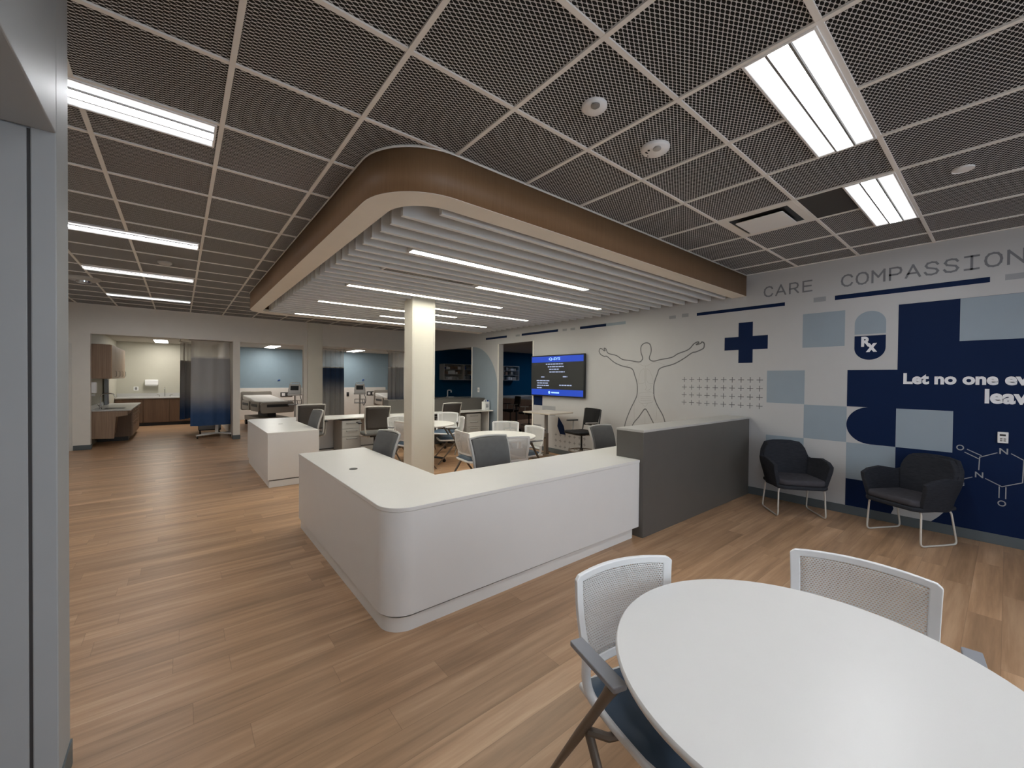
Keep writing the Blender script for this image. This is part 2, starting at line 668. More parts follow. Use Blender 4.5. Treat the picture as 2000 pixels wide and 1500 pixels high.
wb = MB()
xs = [(-1.8, -1.44), (1.02, 1.163)]
wb.box(-1.8, YB, 0, -1.44, YB + 0.14, CEIL)
wb.box(1.02, YB, 0, 1.163, YB + 0.14, CEIL)
wb.box(2.60, YB, 0, 2.69, YB + 0.14, CEIL)
wb.box(-1.44, YB, 2.415, 1.02, YB + 0.14, CEIL)
wb.box(1.163, YB, 2.415, 2.60, YB + 0.14, CEIL)
wb.box(2.69, YB, 2.415, XW, YB + 0.14, CEIL)
wb.box(5.75, YB, 0, XW + 0.135, YB + 0.14, 2.415)
wall_back = struct(wb.build('wall_back', m_header, smooth=False))
struct(box('wall_left', m_wall, -2.0, 2.34, 0, -1.8, YB + 0.1, CEIL))
wf = MB()
wf.box(-3.6, -3.75, 0, XW + 0.135, -3.6, 0.25); wf.box(-3.6, -3.75, 2.75, XW + 0.135, -3.6, CEIL)
wf.box(-3.6, -3.75, 0.25, 0.0, -3.6, 2.75); wf.box(4.3635, -3.75, 0.25, XW + 0.135, -3.6, 2.75)
struct(wf.build('wall_front', m_wall, smooth=False))
for k in range(3):  # unseen windows added for cool fill on surfaces facing the camera
    xa = 0.0 + k * 1.4545
    wn = MB()
    for q in ((xa, xa + 0.04, 0.25, 2.75), (xa + 1.4145, xa + 1.4545, 0.25, 2.75)):
        wn.box(q[0], -3.72, q[2], q[1], -3.64, q[3])
    wn.box(xa + 0.04, -3.72, 0.25, xa + 1.4145, -3.64, 0.29); wn.box(xa + 0.04, -3.72, 2.71, xa + 1.4145, -3.64, 2.75)
    wf = struct(wn.build('added_window_%d' % (k + 1), m_frame, smooth=False))
    MB().box(xa + 0.04, -3.685, 0.29, xa + 1.4145, -3.68, 2.71).build('pane', m_glass, wf, smooth=False)

# the cased opening beside the camera: header over it, wall end and jamb
hd = MB()
hd.box(-2.6, -3.6, 2.408, -0.338, 2.15, CEIL)
hd.box(-0.3995, 2.15, 0, -0.338, 2.345, CEIL)
hd.box(-2.6, 2.158, 0, -0.3995, 2.345, CEIL)
struct(hd.build('wall_side', m_jamb, bevel=0.004, smooth=False))
dr = MB()
dr.box(-2.55, 2.150, 0.01, -0.4075, 2.158, 2.405)
struct(dr.build('door_1', m_jamb, bevel=0.002))
dr2 = MB()
dr2.box(-0.4075, 2.1535, 0.0, -0.3995, 2.158, 2.405)
struct(dr2.build('trim_2', m_dark))
struct(box('wall_alcove', m_wall, -2.75, -3.6, 0, -2.6, 2.345, CEIL))
struct(box('baseboard_side', m_base, -0.338, 2.147, 0, -0.332, 2.351, 0.10))
bb = MB()
bb.box(XW - 0.008, -3.6, 0, XW, 6.70, 0.10)
bb.box(XW - 0.008, 8.03, 0, XW, 9.205, 0.10)
struct(bb.build('baseboard_right', m_base, bevel=0.002))
bb = MB()
bb.box(-1.69, YB - 0.008, 0, -1.44, YB, 0.10)
bb.box(-1.447, YB, 0, -1.432, YB + 0.15, 0.10)
bb.box(1.012, YB - 0.008, 0, 1.171, YB + 0.148, 0.10)
bb.box(2.60, YB - 0.008, 0, 2.69, YB, 0.10)
struct(bb.build('baseboard_back', m_base, bevel=0.002))
tr = MB()
tr.box(-1.79, YB - 0.02, 0, -1.70, YB, 2.2)
struct(tr.build('trim_3', m_wall, bevel=0.003))
# casing of the doorway in the mural wall
tr = MB()
for a, b in ((6.705, 6.745), (7.99, 8.03)):
    tr.box(XW - 0.012, a, 0, XW, b, 2.412)
tr.box(XW - 0.012, 9.165, 0, XW, 9.205, 2.412)
struct(tr.build('trim_4', M('casing_paint', (226, 224, 218), 0.45), bevel=0.003))

# ------------------------------------------------------------------ treatment bays behind the back wall
BY = 17.35
wy = MB()
wy.box(-1.6, YB + 0.14, 0, -1.5, BY, 2.62)                 # side wall of the sink bay
wy.box(-1.6, BY, 0, 1.09, BY + 0.1, 2.62)
struct(wy.build('wall_bay', M('bay_cream_paint', (188, 186, 172), 0.6, var=0.015), smooth=False))
wy = MB()
wy.box(1.09, BY, 0, 7.4, BY + 0.1, 2.62)
struct(wy.build('wall_bay_blue', m_bluewall, smooth=False))
wy = MB()
wy.box(1.03, YB + 0.14, 0, 1.15, BY, 2.62)
wy.box(7.3, YB + 0.54, 0, 7.4, BY, 2.62)
struct(wy.build('wall_bay_side', m_wall, smooth=False))
wy = MB()
wy.box(-1.6, YB + 0.14, 2.60, 7.4, BY + 0.1, 2.66)
struct(wy.build('ceiling_bay', m_bayceil, smooth=False))
wy = MB()
wy.box(1.15, BY - 0.03, 0.0, 4.3, BY, 1.14)
wy.box(4.9, BY - 0.03, 0.0, 7.0, BY, 1.14)
struct(wy.build('trim_5', M('headwall_panel', (222, 220, 216), 0.4), bevel=0.003))

# the unlit room behind the mural wall
wy = MB()
wy.box(XW + 0.135, 12.4, 0, 12.0, 12.5, 2.62)
wy.box(12.0, 3.0, 0, 12.1, 12.5, 2.62)
wy.box(XW + 0.135, 2.9, 0, 12.1, 3.0, 2.62)
struct(wy.build('wall_dark_room', m_tealwall, smooth=False))
struct(box('ceiling_dark_room', m_bayceil, XW + 0.13, 2.9, 2.60, 12.1, 12.5, 2.66))

# ------------------------------------------------------------------ columns
c = MB()
c.prism(rrect(2.69, 5.65, 3.076, 5.93, 0.012, 3), 0, CEIL)
column1 = c.build('column', M('column_cream_paint', (224, 221, 210), 0.55, var=0.01), smooth=True)
tag(column1, 'cream square column standing inside the desks under the canopy', 'column')
c = MB()
for x in (2.72, 3.046):
    c.box(x - 0.003, 5.646, 0, x + 0.003, 5.652, 2.9)
c.build('corner_guard', m_header, column1)
c = MB()
c.prism(rrect(2.69, YB - 0.06, 3.07, YB + 0.2, 0.012, 3), 0, CEIL)
tag(c.build('column', bpy.data.materials['column_cream_paint']), 'cream column built into the back wall between the curtained bays', 'column')


# ------------------------------------------------------------------ mural painted on the right wall (y, z on the wall)
def MU(d):
    return lambda u, v: (XW - d, u, v)


def mural(name, polys, mat, d=0.0012):
    m = MB()
    for p in polys:
        m.prism(p, 0, d, lambda u, v, w: (XW - w, u, v))
    return m.build(name, mat, wall_right, smooth=False)


def rect(ya, yb, za, zb):
    return [(ya, za), (yb, za), (yb, zb), (ya, zb)]


def strokes(name, lines, w, mat, d=0.001, closed=False):
    """painted lines of width w on the wall"""
    m = MB()
    for ln in lines:
        pts = [Vector(p) for p in ln]
        for i, (a, b) in enumerate(zip(pts, pts[1:])):
            t = (b - a)
            if t.length < 1e-5:
                continue
            t.normalize()
            n = Vector((-t.y, t.x)) * (w / 2)
            e = t * (w * 0.42)
            q = [a - e + n, a - e - n, b + e - n, b + e + n]
            dd = d + 0.00003 * (i % 2)
            m.quad([(XW - dd, p.x, p.y) for p in q])
    return m.build(name, mat, wall_right, smooth=False)


def smooth_line(pts, n=4):
    """Catmull-Rom through the points"""
    P = [Vector(p) for p in pts]
    P = [P[0]] + P + [P[-1]]
    out = []
    for a, b, c, d in zip(P, P[1:], P[2:], P[3:]):
        for i in range(n):
            t = i / n
            out.append(0.5 * ((2 * b) + (c - a) * t + (2 * a - 5 * b + 4 * c - d) * t * t + (3 * b - a - 3 * c + d) * t ** 3))
    out.append(P[-1])
    return out


# pale blue and navy blocks on a grid of 0.427 m
mural('mural_block', [rect(1.237, 1.659, 1.987, 2.411)], m_lblue)
mural('mural_block', [rect(1.629, 2.055, 1.273, 1.701)], m_lblue)
mural('mural_block', [rect(1.205, 1.632, 0.846, 1.268)], m_lblue)
mural('mural_block', [rect(1.627, 2.055, 0.419, 0.840)], m_lblue)
mural('mural_block', [rect(0.775, 1.203, 0.419, 0.845)], m_lblue)
mural('mural_block', [rect(0.349, 0.776, 0.846, 1.271)], m_lblue, 0.0026)
mural('mural_block', [rect(-0.56, 0.317, 1.984, 2.412)], m_lblue, 0.0026)
mural('mural_field', [rect(-1.6, 0.773, 1.271, 2.414), rect(0.773, 1.205, 1.271, 1.700),
                      rect(-1.6, 0.993, 0.846, 1.271), rect(-1.6, 0.775, 0.10, 0.846), rect(0.775, 1.203, 0.10, 0.419)], m_navy)
mural('mural_half_disc', [arc(0.993, 1.0595, 0.2125, 90, -90, 24)], m_navy, 0.0014)
mural('mural_curve', [[(0.80, 0.101), (0.78, 0.16), (0.80, 0.24), (0.80, 0.40), (0.34, 0.40), (0.36, 0.30), (0.40, 0.22), (0.44, 0.16), (0.49, 0.101)]], m_mural, 0.0026)
# medical cross
mural('mural_cross', [[(2.240, 2.379), (2.240, 2.182), (2.053, 2.182), (2.053, 1.997), (2.237, 1.997), (2.237, 1.812), (2.421, 1.812), (2.421, 1.997), (2.612, 1.997), (2.612, 2.182), (2.424, 2.182), (2.424, 2.379)]], m_navy)
# capsule
mural('mural_capsule_top', [[(0.873, 2.112), (1.146, 2.112)] + arc(1.0095, 2.238, 0.1365, 0, 180, 20)], m_lblue)
mural('mural_capsule_base', [[(1.146, 2.093), (0.873, 2.093)] + arc(1.0095, 1.952, 0.1365, 180, 360, 20)], m_navy)
wt = lambda y, z, d: (lambda u, v: (XW - d, y - u, z + v))
place_text('mural_lettering', 'R', 0.13, m_letterw, wt(1.085, 1.968, 0.0022), wall_right, 0.006, width=0.09, height=0.115)
place_text('mural_lettering', 'x', 0.13, m_letterw, wt(1.042, 1.905, 0.0023), wall_right, 0.006, width=0.098, height=0.10)
# bars and dashes of the long line
mural('mural_bar', [rect(7.685, 8.555, 2.555, 2.605)], m_navy)
mural('mural_bar', [rect(5.970, 7.135, 2.555, 2.605)], m_navy)
mural('mural_bar', [rect(4.733, 5.367, 2.550, 2.601)], m_navy)
mural('mural_bar', [rect(4.309, 4.733, 2.550, 2.601)], m_lblue)
mural('mural_bar', [rect(1.861, 3.029, 2.547, 2.592)], m_navy)
mural('mural_bar', [rect(0.126, 1.338, 2.545, 2.598)], m_navy)
mural('mural_dashes', [rect(7.20, 7.35, 2.550, 2.595), rect(5.72, 5.84, 2.55, 2.597), rect(5.50, 5.62, 2.55, 2.597), rect(3.368, 3.481, 2.546, 2.595),
                       rect(3.158, 3.266, 2.55, 2.605), rect(1.426, 1.551, 2.546, 2.604), rect(-0.30, 0.032, 2.546, 2.602)], m_lgrey)
# quarter round by the far doorway, small blocks under the display
mural('mural_quarter_round', [[(9.165, 2.405)] + [(9.165 - 1.125 * math.sin(math.radians(a)), 1.28 + 1.125 * math.cos(math.radians(a))) for a in range(0, 91, 6)] + [(8.04, 0.62)] + [(8.04 + 0.5 - 0.5 * math.cos(math.radians(a)), 0.62 - 0.52 * math.sin(math.radians(a))) for a in range(10, 91, 10)] + [(9.165, 0.101)]], m_lblue)
mural('mural_block', [rect(6.42, 6.70, 0.985, 1.30)], m_navy)
mural('mural_block', [rect(6.02, 6.42, 0.78, 0.985), rect(6.45, 6.70, 0.42, 0.56)], m_lgrey)
mural('mural_leaf', [[(5.93, 0.78), (5.78, 0.60), (5.72, 0.42), (5.88, 0.42), (5.96, 0.58)]], m_navy)
# field of plus signs
pl = []
for i in range(10):
    for j in range(4):
        y, z = 3.21 - 0.1186 * i, 1.575 - 0.119 * j
        pl += [[(y - 0.036, z), (y + 0.036, z)], [(y, z - 0.036), (y, z + 0.036)]]
for i in range(7):
    for j in range(3):
        y, z = 6.0 - 0.13 * i, 0.40 - 0.12 * j
        pl += [[(y - 0.03, z), (y + 0.03, z)], [(y, z - 0.03), (y, z + 0.03)]]
strokes('mural_plus_signs', pl, 0.0085, m_ink)
# anatomical outline of a person with raised arms
MAN_A = [(4.891, 2.095), (4.868, 2.142), (4.808, 2.129), (4.784, 2.105), (4.749, 2.098), (4.773, 2.143), (4.73, 2.129), (4.678, 2.047), (4.496, 1.998), (4.363, 1.924), (4.213, 1.901), (4.028, 1.869), (3.968, 1.903), (3.959, 1.946), (3.99, 2.035), (3.992, 2.123), (3.953, 2.173), (3.884, 2.19), (3.826, 2.165), (3.8, 2.104), (3.799, 2.027), (3.828, 1.942), (3.812, 1.898), (3.745, 1.876), (3.624, 1.898), (3.427, 1.928), (3.324, 1.981), (3.19, 2.023), (3.125, 2.06), (3.069, 2.12), (3.014, 2.148), (2.99, 2.138), (3.029, 2.11), (2.966, 2.121), (2.943, 2.143), (2.912, 2.126), (2.907, 2.087), (2.926, 2.042), (3.027, 2.0), (3.099, 1.983), (3.222, 1.904), (3.391, 1.82), (3.622, 1.758), (3.676, 1.665), (3.73, 1.512), (3.738, 1.393), (3.726, 1.273), (3.668, 1.14), (3.574, 0.995), (3.532, 0.889), (3.47, 0.66), (3.44, 0.40), (3.42, 0.12)]
MAN_B = [(4.891, 2.095), (4.854, 2.035), (4.77, 1.994), (4.7, 1.987), (4.538, 1.874), (4.361, 1.805), (4.169, 1.757), (4.105, 1.632), (4.058, 1.49), (4.056, 1.313), (4.099, 1.205), (4.179, 1.057), (4.261, 0.871), (4.301, 0.731), (4.35, 0.4), (4.37, 0.12)]
MAN_C = [(4.22, 0.12), (4.19, 0.5), (4.143, 0.764), (4.013, 0.927), (3.925, 1.047), (3.896, 1.066), (3.867, 1.051), (3.797, 0.943), (3.70, 0.765), (3.62, 0.5), (3.58, 0.12)]
strokes('mural_figure_outline', [smooth_line(MAN_A), smooth_line(MAN_B), smooth_line(MAN_C)], 0.017, m_ink)
ORG = [[(4.275, 1.813), (4.15, 1.855), (4.068, 1.853), (3.907, 1.797), (3.754, 1.85), (3.66, 1.851), (3.55, 1.807)],
       [(3.926, 1.754), (3.989, 1.716), (4.02, 1.614), (4.032, 1.508), (3.972, 1.495), (3.913, 1.527), (3.911, 1.649), (3.926, 1.754)],
       [(3.877, 1.753), (3.819, 1.714), (3.773, 1.614), (3.749, 1.512), (3.796, 1.498), (3.86, 1.528), (3.882, 1.649), (3.877, 1.753)],
       [(3.893, 1.475), (3.872, 1.432), (3.901, 1.397), (3.833, 1.39), (3.786, 1.434), (3.796, 1.477)],
       [(4.019, 1.332), (3.765, 1.358), (3.752, 1.204), (3.839, 1.174), (4.007, 1.174), (4.019, 1.332)],
       [(3.967, 1.167), (3.897, 1.11), (3.839, 1.174)], [(4.099, 1.205), (4.113, 1.044), (4.097, 0.813)], [(3.696, 1.156), (3.681, 1.004), (3.692, 0.901)]]
strokes('mural_organ_lines', [smooth_line(p) for p in ORG] + [[(3.902, 1.805), (3.897, 1.475)], [(3.988, 1.271), (3.784, 1.285)], [(3.988, 1.242), (3.783, 1.256)], [(3.983, 1.21), (3.782, 1.222)], [(3.896, 1.066), (3.892, 0.2)]], 0.006, m_ink2)

# CARE COMPASSION: thin even-width capitals, each glyph on a 1 x 1 cell
GL = {
    'C': [[(0.92, 0.78), (0.80, 0.94), (0.58, 1.0), (0.34, 0.96), (0.14, 0.78), (0.08, 0.5), (0.14, 0.22), (0.34, 0.04), (0.58, 0.0), (0.80, 0.06), (0.92, 0.22)]],
    'A': [[(0.02, 0), (0.5, 1), (0.98, 0)], [(0.18, 0.32), (0.82, 0.32)]],
    'R': [[(0.12, 0), (0.12, 1), (0.62, 1), (0.84, 0.92), (0.90, 0.73), (0.84, 0.54), (0.62, 0.45), (0.12, 0.45)], [(0.55, 0.45), (0.94, 0)]],
    'E': [[(0.90, 1), (0.12, 1), (0.12, 0), (0.92, 0)], [(0.12, 0.52), (0.84, 0.52)]],
    'O': [[(0.5, 1.0), (0.26, 0.95), (0.10, 0.76), (0.05, 0.5), (0.10, 0.24), (0.26, 0.05), (0.5, 0.0), (0.74, 0.05), (0.90, 0.24), (0.95, 0.5), (0.90, 0.76), (0.74, 0.95), (0.5, 1.0)]],
    'M': [[(0.05, 0), (0.05, 1), (0.5, 0.42), (0.95, 1), (0.95, 0)]],
    'P': [[(0.12, 0), (0.12, 1), (0.64, 1), (0.86, 0.92), (0.92, 0.72), (0.86, 0.52), (0.64, 0.42), (0.12, 0.42)]],
    'S': [[(0.90, 0.80), (0.78, 0.95), (0.52, 1.0), (0.24, 0.95), (0.12, 0.76), (0.24, 0.58), (0.5, 0.51), (0.78, 0.43), (0.92, 0.25), (0.80, 0.06), (0.5, 0.0), (0.20, 0.05), (0.07, 0.22)]],
    'I': [[(0.10, 1), (0.90, 1)], [(0.5, 1), (0.5, 0)], [(0.10, 0), (0.90, 0)]],
    'N': [[(0.08, 0), (0.08, 1), (0.92, 0), (0.92, 1)]]}


def capitals(word, y0, z0, w, h, pitch, lw):
    L = []
    for i, ch in enumerate(word):
        for s in GL[ch]:
            p = [(y0 - i * pitch - u * w, z0 + v * h) for u, v in s]
            L.append(p)
    strokes('mural_lettering', L, lw, m_letter)


capitals('CARE', 2.112, 2.697, 0.112, 0.128, 0.1455, 0.0185)
capitals('COMPASSION', 1.283, 2.697, 0.112, 0.128, 0.1400, 0.0185)
place_text('mural_lettering', 'Let no one ever', 0.14, m_letterw, wt(0.724, 1.541, 0.0026), wall_right, 0.0058, width=0.985, height=0.120)
place_text('mural_lettering', 'leave', 0.14, m_letterw, wt(0.142, 1.360, 0.0026), wall_right, 0.0058, width=0.345, height=0.143)
# ring molecule
MOL = [[(0.247, 0.894), (0.156, 0.846)], [(0.263, 0.863), (0.173, 0.812)], [(0.164, 0.828), (0.056, 0.887)], [(-0.033, 0.89), (-0.107, 0.84)], [(0.165, 0.830), (0.169, 0.702)],
       [(0.212, 0.622), (0.30, 0.575)], [(0.124, 0.624), (0.021, 0.566), (-0.102, 0.628)], [(0.037, 0.563), (0.037, 0.456)], [(-0.004, 0.563), (-0.004, 0.456)], [(-0.107, 0.84), (-0.102, 0.628)]]
strokes('mural_molecule_bonds', MOL, 0.0075, m_lgrey, 0.0022)
for ch, y, z in (('O', 0.323, 0.878), ('N', 0.042, 0.880), ('N', 0.193, 0.625), ('O', 0.046, 0.377)):
    place_text('mural_lettering', ch, 0.08, m_lgrey, wt(y, z, 0.0022), wall_right, 0.001, width=0.054, height=0.056)
place_text('mural_lettering', '3', 0.05, m_lgrey, wt(0.285, 0.520, 0.0022), wall_right, 0.0, height=0.04, width=0.024)

# ------------------------------------------------------------------ thermostat
t = thing('thermostat', 'small white thermostat on the navy part of the mural', 'thermostat', (XW, 0.022, 1.04))
MB().box(-0.022, -0.034, -0.053, -0.003, 0.034, 0.053).build('housing', m_wplast, t, bevel=0.004)
MB().box(-0.0235, -0.018, 0.014, -0.0215, 0.020, 0.032).build('display', m_dark, t)
for k in range(4):
    a, b = divmod(k, 2)
    MB().box(-0.0245, -0.020 + 0.022 * a, -0.036 + 0.018 * b, -0.0215, -0.004 + 0.022 * a, -0.024 + 0.018 * b).build('button', m_metal, t)

# ------------------------------------------------------------------ wall display
t = thing('display', 'large flat display with blue bands and lines of text, mounted on the white wall', 'television', (XW, 5.945, 1.63))
MB().box(-0.075, -0.762, -0.435, -0.025, 0.762, 0.435).build('housing', m_black, t, bevel=0.006)
MB().box(-0.026, -0.25, -0.2, -0.003, 0.25, 0.2).build('wall_bracket', m_dark, t)
sc = MB(); sc.box(-0.077, -0.742, -0.41, -0.075, 0.742, 0.41)
scr = sc.build('screen', m_screen, t, smooth=False)


def scr_rect(name, ya, yb, za, zb, m, d=0.0005):
    MB().box(-0.077 - d, ya, za, -0.0765, yb, zb).build(name, m, scr, smooth=False)


scr_rect('title_band', -0.742, 0.742, 0.285, 0.41, m_scrblue)
scr_rect('footer_band', -0.742, 0.742, -0.41, -0.285, m_scrblue)
st = lambda y, z: (lambda u, v: (-0.0782, y - u, z + v))
place_text('lettering', 'Q-SYS', 0.1, m_scrtext2, st(0.21, 0.318), scr, 0.002, width=0.33, height=0.066)
rnd = random.Random(3)


def scr_words(y, z, w, h):
    """a line of writing too small to read: word-long dashes"""
    m = MB()
    e = y
    while e > y - w:
        l = min(0.03 + rnd.random() * 0.07, e - (y - w))
        if l > 0.008:
            m.box(-0.0781, e - l, z, -0.0765, e, z + h)
        e -= l + 0.014
    m.build('text_line', m_scrtext, scr, smooth=False)


for y, z, w in ((0.30, 0.235, 0.50), (0.24, 0.180, 0.46), (0.20, 0.125, 0.28), (0.19, 0.070, 0.44), (0.44, -0.035, 0.10), (-0.20, -0.030, 0.12),
                (0.58, -0.115, 0.40), (0.56, -0.165, 0.33), (0.57, -0.215, 0.38), (0.57, -0.265, 0.15), (-0.10, -0.205, 0.34)):
    scr_words(y, z, w, 0.022)
m = MB()
m.box(-0.0781, -0.10, -0.365, -0.0765, 0.13, -0.335)
m.lathe([(0.03, -0.0781), (0.03, -0.0765)], (0, 0.19, -0.35), 16, 'x')
m.build('footer_emblem', m_scrtext2, scr, smooth=False)

# ------------------------------------------------------------------ ceiling canopy over the desks
can = thing('ceiling_canopy', 'wood-faced hanging canopy with rounded corner and white felt baffles', 'ceiling canopy', (0, 0, 0))
RB, RO = 2.739, 0.45


def canopy_path(inset):
    r = RO - inset * 0.75
    x0, y0, y1 = CX0 + inset, CY0 + inset, CY1 - inset
    return [(XW - 0.002, y0)] + arc(x0 + r, y0 + r, r, 270, 180, 14) + arc(x0 + r, y1 - r, r, 180, 90, 14) + [(XW - 0.002, y1)]


MB().ribbon(canopy_path(0), RB + 0.004, CEIL - 0.004).build('fascia', m_fascia, can, solid=-0.001)
o = canopy_path(0.0005); i = canopy_path(0.19)
m = MB()
va = [m.bm.verts.new((x, y, RB)) for x, y in o]
vb = [m.bm.verts.new((x, y, RB)) for x, y in i]
vc = [m.bm.verts.new((x, y, RB + 0.05)) for x, y in i]
vd = [m.bm.verts.new((x, y, RB + 0.05)) for x, y in o]
for k in range(len(o) - 1):
    for p, q in ((va, vb), (vb, vc), (vc, vd), (vd, va)):
        m.bm.faces.new([p[k], p[k + 1], q[k + 1], q[k]])
m.build('rim', m_rim, can)
MB().ribbon(canopy_path(-0.006), CEIL - 0.016, CEIL - 0.001).build('edge_trim', m_grid, can, solid=0.006)
MB().prism(canopy_path(0.05), 2.985, 3.02).build('deck', m_deck, can)
y = 2.62
nb = 0
while y < 8.66:
    segs = [(1.255, XW - 0.02)]
    if 5.62 < y < 5.96:
        segs = [(1.255, 2.68), (3.086, XW - 0.02)]
    if y < 2.7:
        segs = [(1.46, XW - 0.02)]
    for a, b in segs:
        MB().box(a, y - 0.021, 2.738, b, y + 0.021, 2.985).build('baffle', m_baffle, can, bevel=0.003)
    nb += 1
    y += 0.2035


def linear_light(x0, y, label):
    t = thing('linear_light', label, 'ceiling light', (x0 + 1.24, y, 2.735), 0, 'linear lights between the canopy baffles')
    h = MB()
    h.box(-1.245, -0.050, 0.014, 1.245, 0.050, 0.07)
    h.box(-1.245, -0.050, 0.0, 1.245, -0.044, 0.014); h.box(-1.245, 0.044, 0.0, 1.245, 0.050, 0.014)
    h.box(-1.245, -0.044, 0.0, -1.239, 0.044, 0.014); h.box(1.239, -0.044, 0.0, 1.245, 0.044, 0.014)
    h.build('housing', m_wplast, t)
    MB().box(-1.239, -0.044, 0.002, 1.239, 0.044, 0.014).build('diffuser', m_linear, t)
    for s in (-0.8, 0.8):
        MB().box(s - 0.004, -0.004, 0.06, s + 0.004, 0.004, 0.25).build('hanger', m_metal, t)


linear_light(1.665, 3.537, 'slim linear light in the canopy, first row behind the curved wooden edge')
linear_light(2.965, 4.350, 'slim linear light in the canopy, second row, offset towards the mural wall')
linear_light(1.665, 5.368, 'slim linear light in the canopy, just above the front of the cream column')
linear_light(2.965, 6.182, 'slim linear light running out from behind the column towards the mural wall')
linear_light(1.665, 6.792, 'slim linear light in the canopy, disappearing behind the column, two rows past it')
linear_light(2.965, 7.606, 'slim linear light passing behind the column, ending close to the far doorway wall')
linear_light(1.665, 8.420, 'slim linear light in the canopy, last row before the bays')

t = thing('air_slot', 'slim dark slotted air diffuser between the canopy baffles', 'air vent', (2.32, 4.350, 2.75))
MB().box(-0.60, -0.06, 0, 0.60, 0.06, 0.03).build('frame', m_baffle, t, bevel=0.003)
for s in (-0.03, 0.0, 0.03):
    MB().box(-0.58, s - 0.008, -0.002, 0.58, s + 0.008, 0.001).build('slot', m_dark, t)


# ------------------------------------------------------------------ troffers in the mesh ceiling
def troffer(x0, y0, label):
    t = thing('ceiling_light', label, 'ceiling light', (x0 + 0.6096, y0 + 0.1524, CEIL), 0, 'rectangular ceiling lights')
    f = MB()
    hx, hy = 0.602, 0.146
    f.box(-hx, -hy, -0.016, hx, -hy + 0.012, 0.0); f.box(-hx, hy - 0.012, -0.016, hx, hy, 0.0)
    f.box(-hx, -hy + 0.012, -0.016, -hx + 0.012, hy - 0.012, 0.0); f.box(hx - 0.012, -hy + 0.012, -0.016, hx, hy - 0.012, 0.0)
    f.build('frame', m_wplast, t, bevel=0.002)
    e = hx - 0.012
    MB().box(-e, -0.040, -0.012, e, 0.040, -0.002).build('diffuser', m_troffer, t)
    for s in (-1, 1):
        a, b = sorted((s * 0.053, s * (hy - 0.012)))
        MB().box(-e, a, -0.010, e, b, -0.002).build('side_diffuser', m_troffer2, t)
        a, b = sorted((s * 0.040, s * 0.050))
        MB().box(-e, a, -0.017, e, b, -0.002).build('divider', m_metal, t)


for y0, lb in ((2.955, 'bright ceiling light above the entrance wall end, first of the row over the walkway'),
               (5.715, 'ceiling light over the walkway, second of the row beside the wooden canopy'),
               (7.860, 'ceiling light over the walkway, third of the row beside the wooden canopy'),
               (10.22, 'ceiling light over the walkway, last of the row before the sink bay')):
    troffer(-1.040, y0, lb)
troffer(2.022, 0.515, 'large bright ceiling light over the front round table, dark mesh panels all round it')
troffer(3.851, 0.515, 'bright ceiling light by the mural wall, above the lounge chairs')
troffer(0.193, 0.515, 'ceiling light above the place the picture is taken from')
for y0 in (-1.314, -3.143):  # extra troffers added behind the camera as fill, never in view
    for x0 in (0.193, 2.022):
        troffer(x0, y0, 'added fill light behind the entrance, unseen, outside the picture')
fl = MB()
fl.box(3.851, 0.825, CEIL - 0.004, 4.46, 1.115, CEIL + 0.002)
struct(fl.build('ceiling_panel', M('dark_solid_panel', (62, 60, 59), 0.7), smooth=False))

# supply vent
t = thing('air_vent', 'square white air diffuser in the dark mesh ceiling', 'air vent', (4.155, 1.426, CEIL))
m = MB()
m.box(-0.295, -0.295, -0.010, 0.295, -0.235, 0); m.box(-0.295, 0.235, -0.010, 0.295, 0.295, 0)
m.box(-0.295, -0.235, -0.010, -0.235, 0.235, 0); m.box(0.235, -0.235, -0.010, 0.295, 0.235, 0)
m.build('frame', m_grid, t, bevel=0.003)
MB().box(-0.235, -0.235, -0.006, 0.235, 0.235, -0.001).build('throat', m_black, t)
m = MB(); m.prism(rrect(-0.19, -0.19, 0.19, 0.19, 0.01, 2), -0.034, -0.024)
m.build('face_plate', m_wplast, t, bevel=0.004)
for x in (-0.15, 0.15):
    for y in (-0.15, 0.15):
        MB().box(x - 0.006, y - 0.006, -0.026, x + 0.006, y + 0.006, -0.004).build('hanger', m_dark, t)

# ceiling devices
def dome(name, label, cat, x, y, r, h, mat=None):
    t = thing(name, label, cat, (x, y, CEIL))
    MB().lathe([(r, 0.0), (r, -0.012), (r * 0.93, -h * 0.6), (r * 0.75, -h * 0.9), (r * 0.4, -h), (0.002, -h)], n=36).build('cover', mat or m_wplast, t)
    return t


t = dome('smoke_detector', 'round white ceiling sensor with a small grey eye, alone on its mesh panel', 'ceiling sensor', 1.73, 1.435, 0.068, 0.03)
MB().lathe([(0.024, -0.026), (0.024, -0.032), (0.016, -0.038), (0.001, -0.040)], (-0.028, -0.030, 0), 20).build('lens', m_metal, t)
t = dome('fire_alarm_strobe', 'round white alarm unit lettered FIRE on the dark mesh ceiling', 'fire alarm', 2.337, 1.441, 0.087, 0.036)
MB().lathe([(0.024, -0.030), (0.024, -0.040), (0.012, -0.046), (0.001, -0.047)], (-0.036, -0.034, 0), 20).build('lens', m_gtop, t)
MB().box(-0.052, 0.030, -0.036, -0.030, 0.040, -0.028).build('sensor_slot', m_dark, t)
MB().lathe([(0.007, -0.030), (0.007, -0.036)], (-0.055, 0.012, 0), 12).build('indicator', m_dark, t)
e1, e2 = Vector((0.64, -0.77)), Vector((0.77, 0.64))
bx = Vector((-0.022, 0.040)) + e2 * 0.006
place_text('lettering', 'FIRE', 0.03, m_dark, lambda u, v: (bx.x + e1.x * u + e2.x * v, bx.y + e1.y * u + e2.y * v, -0.0345), t, 0.001, width=0.058, height=0.019)
dome('sprinkler_cover', 'flat round white sprinkler cover on the mesh ceiling by the mural wall', 'sprinkler', 4.17, 0.218, 0.055, 0.012)
